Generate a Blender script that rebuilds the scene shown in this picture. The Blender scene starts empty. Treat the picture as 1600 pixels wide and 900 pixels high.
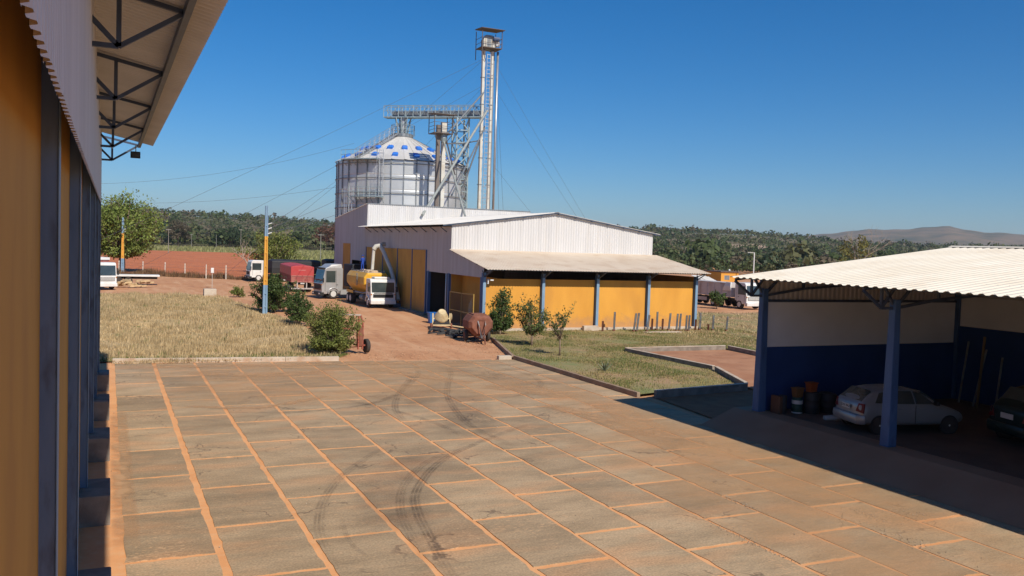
import bpy, math, random
import numpy as np
from mathutils import Vector, Matrix
R = math.radians
random.seed(7); rng = np.random.default_rng(7)
sc = bpy.context.scene
COL = sc.collection

# ------------------------------------------------------------------ camera
yaw, pit, rol = 0.435683537, 0.0476082958, 0.0324237384
CAMH = 5.4
fw = Vector((math.sin(yaw)*math.cos(pit), math.cos(yaw)*math.cos(pit), -math.sin(pit)))
rt = Vector((math.cos(yaw), -math.sin(yaw), 0)); up = rt.cross(fw)
rt2 = math.cos(rol)*rt + math.sin(rol)*up; up2 = -math.sin(rol)*rt + math.cos(rol)*up
cd = bpy.data.cameras.new('camera'); cam = bpy.data.objects.new('camera', cd); COL.objects.link(cam)
m = Matrix.Identity(4)
for i in range(3):
    m[i][0] = rt2[i]; m[i][1] = up2[i]; m[i][2] = -fw[i]
m[2][3] = CAMH
cam.matrix_world = m
cd.sensor_width = 36; cd.lens = 36*1360.2/1600; cd.clip_start = 0.05; cd.clip_end = 30000
sc.camera = cam

# ------------------------------------------------------------------ sky, sun, exposure
SUN = Vector((0.16, -1.13, 1.0)).normalized()
w = bpy.data.worlds.new('World'); sc.world = w; w.use_nodes = True
nt = w.node_tree; bg = nt.nodes['Background']
sky = nt.nodes.new('ShaderNodeTexSky'); sky.sky_type = 'NISHITA'; sky.sun_disc = False
sky.sun_elevation = math.asin(SUN.z); sky.sun_rotation = math.atan2(SUN.x, SUN.y)
sky.altitude = 0; sky.air_density = 1.0; sky.dust_density = 0.3; sky.ozone_density = 10
hsv = nt.nodes.new('ShaderNodeHueSaturation'); hsv.inputs['Saturation'].default_value = 1.22; hsv.inputs['Value'].default_value = 0.8
nt.links.new(sky.outputs[0], hsv.inputs['Color']); nt.links.new(hsv.outputs[0], bg.inputs[0]); bg.inputs[1].default_value = 0.12
sd = bpy.data.lights.new('sun', 'SUN'); sd.energy = 5.0; sd.angle = R(0.53); sd.color = (1.0, 0.92, 0.80)
so = bpy.data.objects.new('sun', sd); COL.objects.link(so)
so.rotation_mode = 'QUATERNION'; so.rotation_quaternion = SUN.to_track_quat('Z', 'Y'); so.location = (0, -40, 60)
sc.view_settings.view_transform = 'Standard'; sc.view_settings.look = 'None'
sc.view_settings.exposure = 0.0; sc.view_settings.gamma = 1.0; sc.view_settings.use_curve_mapping = False
sc.cycles.max_bounces = 6; sc.cycles.diffuse_bounces = 3; sc.cycles.transparent_max_bounces = 12

# ------------------------------------------------------------------ materials
MATS = {}
def M(name, c1, c2=None, scale=1.0, rough=0.8, bump=0.0, bscale=20.0, metal=0.0, detail=6, stretch=None,
      c3=None, s3=8.0, f3=0.5, island=0.0, spec=0.4, contrast=(0.35, 0.65), trans=0.0, obj=0.0, local=False):
    if name in MATS: return MATS[name]
    mt = bpy.data.materials.new(name); mt.use_nodes = True
    n = mt.node_tree.nodes; l = mt.node_tree.links; b = n['Principled BSDF']
    b.inputs['Roughness'].default_value = rough; b.inputs['Metallic'].default_value = metal
    b.inputs['Specular IOR Level'].default_value = spec
    if trans: b.inputs['Transmission Weight'].default_value = trans
    tc = n.new('ShaderNodeTexCoord') if local else n.new('ShaderNodeNewGeometry')
    pos = tc.outputs['Object'] if local else tc.outputs['Position']
    if stretch:
        mp = n.new('ShaderNodeMapping'); mp.inputs['Scale'].default_value = stretch
        l.new(pos, mp.inputs['Vector']); pos = mp.outputs[0]
    def noise(s, d=detail):
        t = n.new('ShaderNodeTexNoise'); t.inputs['Scale'].default_value = s; t.inputs['Detail'].default_value = d
        l.new(pos, t.inputs['Vector']); return t.outputs['Fac']
    def ramp(f, a, bb):
        r_ = n.new('ShaderNodeMapRange'); r_.inputs['From Min'].default_value = a; r_.inputs['From Max'].default_value = bb
        l.new(f, r_.inputs['Value']); return r_.outputs[0]
    def mix(f, a, bb):
        x = n.new('ShaderNodeMix'); x.data_type = 'RGBA'
        if isinstance(f, float): x.inputs[0].default_value = f
        else: l.new(f, x.inputs[0])
        for k, v in ((6, a), (7, bb)):
            if isinstance(v, tuple): x.inputs[k].default_value = (*v, 1)
            else: l.new(v, x.inputs[k])
        return x.outputs[2]
    col = c1
    if c2: col = mix(ramp(noise(scale), *contrast), c1, c2)
    if c3:
        f = ramp(noise(s3), 0.5, 0.68)
        mu = n.new('ShaderNodeMath'); mu.operation = 'MULTIPLY'; mu.inputs[1].default_value = f3; l.new(f, mu.inputs[0])
        col = mix(mu.outputs[0], col, c3)
    if island or obj:
        if island: g2 = n.new('ShaderNodeNewGeometry'); src = g2.outputs['Random Per Island']
        else: g2 = n.new('ShaderNodeObjectInfo'); src = g2.outputs['Random']
        a = island or obj
        mr = n.new('ShaderNodeMapRange'); mr.inputs['To Min'].default_value = 1-a; mr.inputs['To Max'].default_value = 1+a
        l.new(src, mr.inputs['Value'])
        hs = n.new('ShaderNodeHueSaturation'); l.new(mr.outputs[0], hs.inputs['Value'])
        if isinstance(col, tuple): hs.inputs['Color'].default_value = (*col, 1)
        else: l.new(col, hs.inputs['Color'])
        col = hs.outputs[0]
    if isinstance(col, tuple): b.inputs['Base Color'].default_value = (*col, 1)
    else: l.new(col, b.inputs['Base Color'])
    if bump:
        bp = n.new('ShaderNodeBump'); bp.inputs['Strength'].default_value = min(1, bump*4); bp.inputs['Distance'].default_value = bump*0.25
        l.new(noise(bscale, 5), bp.inputs['Height']); l.new(bp.outputs[0], b.inputs['Normal'])
    MATS[name] = mt
    return mt

def leafmat(name, c1, c2, isl=0.35):
    if name in MATS: return MATS[name]
    mt = M(name, c1, c2, scale=0.9, rough=0.55, island=isl, spec=0.25)
    n = mt.node_tree.nodes; l = mt.node_tree.links; b = n['Principled BSDF']
    t = n.new('ShaderNodeBsdfTranslucent'); mx = n.new('ShaderNodeMixShader'); mx.inputs[0].default_value = 0.3
    out = n['Material Output']
    src = b.inputs['Base Color'].links[0].from_socket
    l.new(src, t.inputs['Color']); l.new(b.outputs[0], mx.inputs[1]); l.new(t.outputs[0], mx.inputs[2]); l.new(mx.outputs[0], out.inputs['Surface'])
    return mt

# setting materials
EARTH = M('red_earth', (0.50, 0.24, 0.112), (0.57, 0.30, 0.155), scale=0.25, rough=0.95, bump=0.12, bscale=9, c3=(0.38, 0.165, 0.075), s3=1.3, f3=0.5)
MORTAR = M('sandy_joint', (0.76, 0.38, 0.165), (0.68, 0.32, 0.13), scale=1.3, rough=0.95, bump=0.06, bscale=30, c3=(0.70, 0.42, 0.22), s3=6)
CONC = M('concrete', (0.47, 0.39, 0.30), (0.56, 0.47, 0.37), scale=2, rough=0.9, bump=0.05, bscale=35, c3=(0.40, 0.23, 0.13), s3=1.6, f3=0.7)
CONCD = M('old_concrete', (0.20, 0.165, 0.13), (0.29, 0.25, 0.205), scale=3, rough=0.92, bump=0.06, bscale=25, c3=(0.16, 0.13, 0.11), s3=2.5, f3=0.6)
APRON = M('worn_apron', (0.29, 0.15, 0.082), (0.34, 0.19, 0.11), scale=0.7, rough=0.9, bump=0.03, bscale=20)
DARKSOIL = M('dark_soil', (0.27, 0.095, 0.038), (0.34, 0.13, 0.055), scale=2.2, rough=1, bump=0.15, bscale=16)
FIELD = M('ploughed_soil', (0.46, 0.135, 0.048), (0.52, 0.175, 0.07), scale=0.35, rough=1, c3=(0.33, 0.12, 0.06), s3=0.6, f3=0.5, stretch=(0.6, 0.35, 1))
DRYSOIL = M('dry_turf', (0.52, 0.38, 0.20), (0.42, 0.29, 0.14), scale=1.2, rough=1, bump=0.1, bscale=15, c3=(0.30, 0.25, 0.10), s3=0.5, f3=0.6)
GREENSOIL = M('thin_turf', (0.25, 0.22, 0.09), (0.38, 0.24, 0.13), scale=0.55, rough=1, bump=0.1, bscale=15, c3=(0.19, 0.21, 0.075), s3=0.35, f3=0.9)
HILL = M('hill_scrub', (0.115, 0.12, 0.05), (0.17, 0.13, 0.075), scale=0.02, rough=1, c3=(0.30, 0.20, 0.12), s3=0.008, f3=0.35)
MOUNT = M('mountain_grass', (0.12, 0.105, 0.06), (0.24, 0.165, 0.105), scale=0.007, rough=1, c3=(0.06, 0.075, 0.045), s3=0.011, f3=0.9, detail=8)
CROP = M('crop_strip', (0.30, 0.30, 0.10), (0.22, 0.25, 0.08), scale=0.15, rough=1, stretch=(0.4, 1.5, 1))
# building materials
ORANGE = M('orange_paint', (0.70, 0.335, 0.05), (0.62, 0.285, 0.04), scale=0.8, rough=0.75, bump=0.02, bscale=14, c3=(0.52, 0.24, 0.045), s3=0.9, f3=0.5, stretch=(1, 1, 0.35))
ORANGEW = M('weathered_orange', (0.56, 0.30, 0.055), (0.50, 0.26, 0.048), scale=1.6, rough=0.8, bump=0.02, bscale=14, c3=(0.40, 0.20, 0.05), s3=0.8, f3=0.35, stretch=(1, 1, 0.5))
BLUE = M('blue_paint', (0.045, 0.10, 0.23), (0.065, 0.135, 0.28), scale=1.5, rough=0.55, c3=(0.03, 0.055, 0.12), s3=3, f3=0.5, stretch=(2, 2, 0.6))
def splash(mt, z0, z1, col):
    n = mt.node_tree.nodes; l = mt.node_tree.links; b = n['Principled BSDF']; src = b.inputs['Base Color'].links[0].from_socket
    g = n.new('ShaderNodeNewGeometry'); sp_ = n.new('ShaderNodeSeparateXYZ'); l.new(g.outputs['Position'], sp_.inputs[0])
    t = n.new('ShaderNodeTexNoise'); t.inputs['Scale'].default_value = 3.0; t.inputs['Detail'].default_value = 8; l.new(g.outputs['Position'], t.inputs['Vector'])
    ma = n.new('ShaderNodeMath'); ma.operation = 'MULTIPLY_ADD'; ma.inputs[1].default_value = -1.6; l.new(t.outputs['Fac'], ma.inputs[0]); l.new(sp_.outputs[2], ma.inputs[2])
    mr = n.new('ShaderNodeMapRange'); mr.inputs['From Min'].default_value = z1-0.8; mr.inputs['From Max'].default_value = z0-0.8; mr.inputs['To Max'].default_value = 0.75; l.new(ma.outputs[0], mr.inputs['Value'])
    x = n.new('ShaderNodeMix'); x.data_type = 'RGBA'; x.inputs[7].default_value = (*col, 1); l.new(mr.outputs[0], x.inputs[0]); l.new(src, x.inputs[6]); l.new(x.outputs[2], b.inputs['Base Color'])
splash(ORANGE, 0.35, 1.1, (0.42, 0.22, 0.10)); splash(ORANGEW, 0.35, 1.3, (0.36, 0.19, 0.09))
LBLUE = M('light_blue_paint', (0.17, 0.28, 0.40), (0.22, 0.33, 0.44), scale=1.5, rough=0.6)
STEELB = M('dark_blue_steel', (0.045, 0.065, 0.11), (0.06, 0.085, 0.135), scale=3, rough=0.5)
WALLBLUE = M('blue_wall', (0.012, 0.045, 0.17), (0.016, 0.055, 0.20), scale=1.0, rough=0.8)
GREYPANEL = M('pale_wall_panel', (0.72, 0.75, 0.78), (0.66, 0.69, 0.72), scale=1.0, rough=0.85)
CLAD = M('white_cladding', (0.62, 0.61, 0.60), (0.55, 0.54, 0.53), scale=0.7, rough=0.5, c3=(0.60, 0.56, 0.50), s3=1.2, f3=0.3, stretch=(3, 3, 0.25))
CLADL = M('dull_cladding', (0.52, 0.50, 0.49), (0.45, 0.43, 0.42), scale=0.7, rough=0.55, c3=(0.42, 0.36, 0.30), s3=1.2, f3=0.4, stretch=(3, 3, 0.25))
ROOFC = M('cream_roof', (0.74, 0.66, 0.52), (0.80, 0.73, 0.60), scale=0.6, rough=0.55, c3=(0.62, 0.50, 0.36), s3=0.8, f3=0.35)
ROOFB = M('dusty_roof', (0.66, 0.54, 0.41), (0.71, 0.60, 0.47), scale=0.5, rough=0.7, c3=(0.54, 0.39, 0.26), s3=0.9, f3=0.5)
ROOFW = M('pale_roof', (0.74, 0.71, 0.66), (0.68, 0.64, 0.57), scale=0.5, rough=0.5)
DARKIN = M('dark_interior', (0.05, 0.045, 0.04), rough=0.95)
PVC = M('white_pipe', (0.7, 0.7, 0.68), rough=0.4)
YFRAME = M('yellow_frame', (0.40, 0.25, 0.06), rough=0.5)
# metal materials
GALV = M('galvanised', (0.55, 0.56, 0.56), (0.42, 0.43, 0.44), scale=1.2, rough=0.42, metal=0.75, bump=0.0)
GALVP = M('silo_sheet', (0.66, 0.67, 0.66), (0.56, 0.57, 0.56), scale=0.5, rough=0.40, metal=0.5, obj=0.12)
GALVR = M('silo_roof_sheet', (0.70, 0.68, 0.64), (0.62, 0.60, 0.56), scale=0.6, rough=0.5, metal=0.25, obj=0.05)
GALVD = M('dark_galvanised', (0.20, 0.22, 0.24), (0.28, 0.30, 0.31), scale=2, rough=0.55, metal=0.5)
TEALST = M('blue_grey_steel', (0.26, 0.34, 0.36), (0.35, 0.42, 0.43), scale=2, rough=0.5, metal=0.4)
CREAMM = M('cream_metal', (0.60, 0.59, 0.53), (0.50, 0.48, 0.42), scale=1, rough=0.5, c3=(0.48, 0.36, 0.22), s3=1.7, f3=0.35)
RUSTROOF = M('brown_sheet', (0.09, 0.07, 0.06), (0.13, 0.10, 0.08), scale=3, rough=0.7)
VENTB = M('blue_vent', (0.02, 0.16, 0.62), (0.03, 0.19, 0.68), scale=3, rough=0.45)
RUST = M('rust', (0.19, 0.07, 0.042), (0.26, 0.105, 0.065), scale=3, rough=0.85, bump=0.05, bscale=40, c3=(0.15, 0.07, 0.045), s3=4)
RUSTD = M('dark_rust', (0.14, 0.05, 0.03), (0.19, 0.075, 0.045), scale=4, rough=0.9)
RED = M('faded_red', (0.36, 0.085, 0.05), (0.30, 0.09, 0.06), scale=4, rough=0.65)
TYRE = M('tyre_rubber', (0.035, 0.032, 0.03), (0.07, 0.055, 0.045), scale=4, rough=0.9)
RIM = M('steel_rim', (0.62, 0.61, 0.58), rough=0.5, metal=0.1)
BLACK = M('black_plastic', (0.02, 0.02, 0.02), rough=0.6)
GLASS = M('vehicle_glass', (0.035, 0.048, 0.048), (0.055, 0.07, 0.066), scale=1.3, rough=0.08, spec=1.0)
WHITEP = M('white_truck_paint', (0.75, 0.75, 0.73), (0.66, 0.65, 0.61), scale=1.5, rough=0.35, c3=(0.5, 0.36, 0.25), s3=1.2, f3=0.25)
SILVERP = M('silver_paint', (0.50, 0.50, 0.50), (0.45, 0.44, 0.43), scale=1, rough=0.3, metal=0.35, c3=(0.42, 0.33, 0.26), s3=1.3, f3=0.3)
TANKY = M('yellow_tank', (0.72, 0.40, 0.03), (0.66, 0.35, 0.035), scale=1.2, rough=0.45, c3=(0.50, 0.30, 0.10), s3=1.0, f3=0.5)
TANKTOP = M('dusty_tank_top', (0.50, 0.37, 0.25), (0.58, 0.46, 0.33), scale=2, rough=0.9)
REDTARP = M('red_tarp', (0.46, 0.05, 0.05), (0.40, 0.06, 0.055), scale=0.8, rough=0.55, bump=0.05, bscale=2.5, c3=(0.42, 0.12, 0.10), s3=0.8, f3=0.4)
REDBODY = M('maroon_boards', (0.27, 0.06, 0.055), (0.33, 0.09, 0.075), scale=2, rough=0.6, c3=(0.36, 0.18, 0.13), s3=2, f3=0.5)
BTARP = M('black_tarp', (0.022, 0.024, 0.028), (0.035, 0.036, 0.04), scale=0.8, rough=0.55, bump=0.05, bscale=2)
TRGREY = M('trailer_boards', (0.50, 0.465, 0.45), (0.55, 0.51, 0.49), scale=1, rough=0.6, c3=(0.26, 0.16, 0.11), s3=1.5, f3=0.4)
LAMPG = M('lamp_glass', (0.7, 0.7, 0.68), rough=0.15)
TAIL = M('tail_lamp', (0.14, 0.01, 0.008), rough=0.3)
PLATE = M('plate_paint', (0.55, 0.55, 0.53), rough=0.5)
CARSIL = M('car_silver', (0.30, 0.31, 0.32), (0.27, 0.28, 0.29), scale=1, rough=0.3, metal=0.3)
CARDK = M('car_dark_green', (0.012, 0.025, 0.022), rough=0.25)
WOOD = M('pale_timber', (0.60, 0.45, 0.26), (0.50, 0.35, 0.19), scale=4, rough=0.85)
BARK = M('bark', (0.16, 0.11, 0.075), (0.24, 0.175, 0.125), scale=6, rough=0.95, bump=0.1, bscale=25)
PALEBARK = M('pale_bark', (0.42, 0.36, 0.29), (0.34, 0.28, 0.22), scale=4, rough=0.9)
CABLE = M('steel_cable', (0.11, 0.12, 0.14), rough=0.6)
POLEO = M('pole_orange', (0.68, 0.34, 0.05), (0.60, 0.29, 0.045), scale=2, rough=0.75)
POLEC = M('pole_concrete', (0.46, 0.44, 0.40), (0.40, 0.38, 0.34), scale=2, rough=0.85)
POSTC = M('fence_concrete', (0.62, 0.57, 0.50), (0.52, 0.46, 0.38), scale=3, rough=0.9)
BLUEPL = M('blue_plastic', (0.02, 0.13, 0.42), rough=0.45)
STEELP = M('grey_steel_post', (0.22, 0.25, 0.27), (0.30, 0.32, 0.33), scale=3, rough=0.6, metal=0.3, c3=(0.20, 0.10, 0.06), s3=4, f3=0.5)
DRUMG = M('drum_green', (0.02, 0.06, 0.045), rough=0.5)
DRUMK = M('drum_black', (0.03, 0.03, 0.032), rough=0.6)
ORPL = M('orange_plastic', (0.30, 0.07, 0.02), rough=0.5)
BROWNB = M('brown_board', (0.11, 0.05, 0.028), rough=0.7)
SKIN = M('skin', (0.22, 0.11, 0.065), rough=0.6)
OVERALL = M('blue_overalls', (0.015, 0.05, 0.30), (0.02, 0.065, 0.35), scale=6, rough=0.8)
MIXC = M('mixer_cream', (0.66, 0.55, 0.33), (0.56, 0.44, 0.25), scale=4, rough=0.6, c3=(0.45, 0.30, 0.16), s3=5)
SCRAP = M('scrap_black', (0.03, 0.033, 0.035), (0.06, 0.06, 0.06), scale=6, rough=0.8)

# ------------------------------------------------------------------ geometry helpers
def gz(y):
    t = min(1, max(0, (y-50)/12)); return 0.33*t*t*(3-2*t)
WORLDP = set()
def tag(o, label=None, cat=None, group=None, kind=None):
    if label: o['label'] = label
    if cat: o['category'] = cat
    if group: o['group'] = group
    if kind: o['kind'] = kind
    return o
def thing(name, label, cat, loc=(0, 0, 0), rz=0, s=1.0, group=None, world=False, kind=None):
    o = bpy.data.objects.new(name, None); COL.objects.link(o); o.location = loc; o.rotation_euler = (0, 0, rz); o.scale = (s, s, s)
    o.empty_display_size = 0.3
    if kind: tag(o, kind=kind)
    else: tag(o, label, cat, group)
    if world: WORLDP.add(o.name)
    return o
def copy_tree(o, parent=None):
    c = o.copy(); COL.objects.link(c); c.parent = parent
    for ch in o.children: copy_tree(ch, c)
    return c
def link(name, me, mat, parent=None):
    o = bpy.data.objects.new(name, me); COL.objects.link(o)
    if mat is not None and not me.materials: me.materials.append(mat)
    if parent is not None:
        o.parent = parent
        if parent.name in WORLDP: o.location = -parent.location
    return o
class MB:
    def __init__(s): s.v = []; s.f = []
    def add(s, vs, fs):
        k = len(s.v); s.v += [tuple(p) for p in vs]; s.f += [tuple(i+k for i in f) for f in fs]; return s
    def box(s, x0, x1, y0, y1, z0, z1):
        return s.add([(x0,y0,z0),(x1,y0,z0),(x1,y1,z0),(x0,y1,z0),(x0,y0,z1),(x1,y0,z1),(x1,y1,z1),(x0,y1,z1)],
                     [(0,3,2,1),(4,5,6,7),(0,1,5,4),(1,2,6,5),(2,3,7,6),(3,0,4,7)])
    def beam(s, p, q, w, h=None, upv=(0, 0, 1)):
        p = Vector(p); q = Vector(q); h = h or w; d = (q-p).normalized(); u = Vector(upv)
        if abs(d.dot(u)) > 0.97: u = Vector((0, 1, 0))
        a = d.cross(u).normalized(); b = a.cross(d).normalized(); vs = []
        for c in (p, q):
            for i, j in ((-1,-1),(1,-1),(1,1),(-1,1)): vs.append(c + a*(i*w/2) + b*(j*h/2))
        return s.add(vs, [(0,1,2,3),(7,6,5,4),(0,4,5,1),(1,5,6,2),(2,6,7,3),(3,7,4,0)])
    def path(s, pts, r, n=6, r2=None):
        pts = [Vector(p) for p in pts]; N = len(pts); vs = []; fs = []
        for i, p in enumerate(pts):
            d = (pts[min(i+1, N-1)]-pts[max(i-1, 0)]).normalized(); u = Vector((0, 0, 1))
            if abs(d.dot(u)) > 0.97: u = Vector((0, 1, 0))
            a = d.cross(u).normalized(); b = a.cross(d)
            rr = r if r2 is None else r + (r2-r)*i/(N-1)
            for k in range(n):
                t = 2*math.pi*k/n; vs.append(p + a*(math.cos(t)*rr) + b*(math.sin(t)*rr))
        for i in range(N-1):
            for k in range(n):
                k2 = (k+1) % n; fs.append((i*n+k, i*n+k2, (i+1)*n+k2, (i+1)*n+k))
        fs.append(tuple(range(n))[::-1]); fs.append(tuple((N-1)*n+k for k in range(n)))
        return s.add(vs, fs)
    def tube(s, p, q, r, r2=None, n=8): return s.path([p, q], r, n, r2)
    def loft(s, rings, caps=True):
        n = len(rings[0]); vs = [p for r_ in rings for p in r_]; fs = []
        for i in range(len(rings)-1):
            for k in range(n):
                k2 = (k+1) % n; fs.append((i*n+k, i*n+k2, (i+1)*n+k2, (i+1)*n+k))
        if caps: fs.append(tuple(range(n))[::-1]); fs.append(tuple((len(rings)-1)*n+k for k in range(n)))
        return s.add(vs, fs)
    def prism(s, poly, ax, a, b):
        def P(u, v, t): return {'x': (t, u, v), 'y': (u, t, v), 'z': (u, v, t)}[ax]
        return s.loft([[P(u, v, a) for u, v in poly], [P(u, v, b) for u, v in poly]])
    def lathe(s, prof, c=(0, 0, 0), n=16, ax='z'):
        rings = []
        for r_, z in prof:
            ring = []
            for k in range(n):
                t = 2*math.pi*k/n; a, b = r_*math.cos(t), r_*math.sin(t)
                ring.append({'z': (c[0]+a, c[1]+b, c[2]+z), 'x': (c[0]+z, c[1]+a, c[2]+b), 'y': (c[0]+a, c[1]+z, c[2]+b)}[ax])
            rings.append(ring)
        return s.loft(rings)
    def mesh(s, name):
        me = bpy.data.meshes.new(name); me.from_pydata(s.v, [], s.f); me.update(); return me
    def build(s, name, mat, parent=None, smooth=False, bevel=0, seg=2):
        import bmesh
        me = s.mesh(name)
        bm = bmesh.new(); bm.from_mesh(me); bmesh.ops.recalc_face_normals(bm, faces=bm.faces); bm.to_mesh(me); bm.free()
        o = link(name, me, mat, parent)
        if smooth:
            for p in me.polygons: p.use_smooth = True
            if smooth == 'auto':
                for e in me.edges: pass
                md = o.modifiers.new('es', 'EDGE_SPLIT'); md.split_angle = R(38)
        if bevel:
            b = o.modifiers.new('bevel', 'BEVEL'); b.width = bevel; b.segments = seg; b.limit_method = 'ANGLE'; b.angle_limit = R(35)
        return o
def npmesh(name, V, F, mat, parent=None, smooth=False):
    """V (n,3) float, F (m,k) int"""
    me = bpy.data.meshes.new(name); k = F.shape[1]
    me.vertices.add(len(V)); me.vertices.foreach_set('co', np.ascontiguousarray(V, dtype=np.float32).ravel())
    me.loops.add(F.size); me.loops.foreach_set('vertex_index', np.ascontiguousarray(F, dtype=np.int32).ravel())
    me.polygons.add(len(F)); me.polygons.foreach_set('loop_start', np.arange(0, F.size, k, dtype=np.int32))
    me.polygons.foreach_set('loop_total', np.full(len(F), k, dtype=np.int32))
    me.update(calc_edges=True)
    if smooth: me.polygons.foreach_set('use_smooth', np.ones(len(F), dtype=bool))
    return link(name, me, mat, parent)

def corr_mesh(P, U, V, N, width, pitch, amp, steps=1, vend=None, prof=((0, 0), (0.30, 0), (0.5, 1), (0.8, 1))):
    """corrugated sheet: starts at P, width along U, run along V (vector), ribs along V. vend(u): run length override"""
    P, U, V, N = Vector(P), Vector(U).normalized(), Vector(V), Vector(N).normalized(); L = V.length; Vn = V.normalized()
    us = []; n = int(round(width/pitch))
    for i in range(n):
        for a, h in prof: us.append(((i+a)*pitch, h*amp))
    us.append((n*pitch, 0))
    vs = []; fs = []
    for u, h in us:
        l0, l1 = (0, L) if vend is None else vend(u)
        for k in range(steps+1):
            vs.append(P + U*u + N*h + Vn*(l0+(l1-l0)*k/steps))
    S = steps+1
    for i in range(len(us)-1):
        for k in range(steps): fs.append((i*S+k, (i+1)*S+k, (i+1)*S+k+1, i*S+k+1))
    return vs, fs
def corr(name, mat, parent, *a, **k):
    vs, fs = corr_mesh(*a, **k); mb = MB().add(vs, fs); me = mb.mesh(name); return link(name, me, mat, parent)

# ------------------------------------------------------------------ the ground
xs = [-9000, -2500, -700, -200, -60, -25, -8, 0, 5, 10, 16, 22, 30, 40, 55, 80, 150, 400, 1000, 3000, 12000]
ys = [-3000, -300, -60, -10, 10, 25, 40, 44, 47, 50, 52, 54, 56, 58, 60, 62, 66, 80, 100, 140, 200, 300, 600, 1500, 4000, 14000]
V = [(x, y, gz(y)-0.03) for y in ys for x in xs]; nx = len(xs)
F = [(j*nx+i, j*nx+i+1, (j+1)*nx+i+1, (j+1)*nx+i) for j in range(len(ys)-1) for i in range(nx-1)]
tag(npmesh('ground', np.array(V), np.array(F), EARTH), kind='structure')

def sheet(name, poly, mat, dz=0.004, jit=0.0, step=1.5, seed=1, zfun=None):
    """flat sheet with an irregular outline that follows the terrain"""
    import bmesh
    rr = random.Random(seed); pts = []
    for i in range(len(poly)):
        a = Vector(poly[i]); b = Vector(poly[(i+1) % len(poly)]); n = max(1, int((b-a).length/step))
        for k in range(n):
            p = a + (b-a)*k/n
            if k: p = p + Vector((rr.uniform(-jit, jit), rr.uniform(-jit, jit)))
            pts.append(p)
    bm = bmesh.new(); vs = [bm.verts.new((p.x, p.y, 0)) for p in pts]; bm.faces.new(vs)
    bmesh.ops.triangulate(bm, faces=bm.faces[:])
    for yy in np.arange(46, 66, 1.5):
        g = bm.verts[:]+bm.edges[:]+bm.faces[:]
        bmesh.ops.bisect_plane(bm, geom=g, plane_co=(0, float(yy), 0), plane_no=(0, 1, 0))
    for v in bm.verts: v.co.z = (zfun(v.co.x, v.co.y) if zfun else gz(v.co.y)) + dz
    me = bpy.data.meshes.new(name); bm.normal_update(); bm.to_mesh(me); bm.free()
    if len(me.polygons) and me.polygons[0].normal.z < 0: me.flip_normals()
    return link(name, me, mat)
LEFTLAWN = [(-6, 40.3), (0.3, 40.1), (9.6, 38.95), (10.6, 42.5), (10.7, 48), (10.9, 55), (9.8, 62), (9.2, 70), (8.6, 77.5), (4, 79.5), (-6, 80.5)]
tag(sheet('dry_lawn', LEFTLAWN, DRYSOIL, 0.03, jit=0.25, seed=3), kind='structure')
RIGHTLAWN = [(17.8, 26.9), (19, 27.2), (23, 27.7), (24.95, 31.6), (24.6, 38.7), (31.2, 38.7), (31, 35.4), (33.5, 33), (60, 33), (75, 60), (57, 62), (50, 59), (38.5, 60), (38, 49.3), (21, 49.3), (20.2, 46), (17.7, 37.7)]
tag(sheet('green_lawn', RIGHTLAWN, GREENSOIL, 0.10, jit=0.04, seed=4, zfun=lambda x, y: gz(y)*0.9), kind='structure')
tag(sheet('red_earth_plot', [(24.8, 24), (31.5, 24), (31.2, 38.6), (24.7, 38.6), (25, 31.6), (23.1, 27.7)], M('plot_soil', (0.36, 0.165, 0.085), (0.45, 0.23, 0.125), scale=0.8, rough=1, bump=0.08, bscale=12, c3=(0.27, 0.12, 0.06), s3=1.6, f3=0.7), 0.06, zfun=lambda x, y: 0), kind='structure')
FIELDP = [(-60, 120), (2, 121), (9, 113.5), (18.6, 108.5), (31, 180), (43, 250), (51, 300), (30, 302), (-60, 335)]
CROPP = [(20.8, 121), (75, 115), (170, 400), (68, 402), (51.6, 301)]
CROPQ = [(-90, 336), (30, 303), (51, 301), (67.6, 402), (-90, 410)]
tag(sheet('ploughed_field', FIELDP, FIELD, 0.03, jit=0.2, step=6, seed=5), kind='structure')
tag(sheet('crop_field', CROPP, CROP, 0.035, jit=0.3, step=12, seed=6), kind='structure')
tag(sheet('crop_field', CROPQ, CROP, 0.04, jit=0.3, step=12, seed=9), kind='structure')
tag(sheet('dark_soil_patch', [(17.9, 22.0), (25, 22), (24.7, 29), (23.2, 27.5), (18.4, 26.9)], DARKSOIL, 0.012, seed=7), kind='structure')

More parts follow.
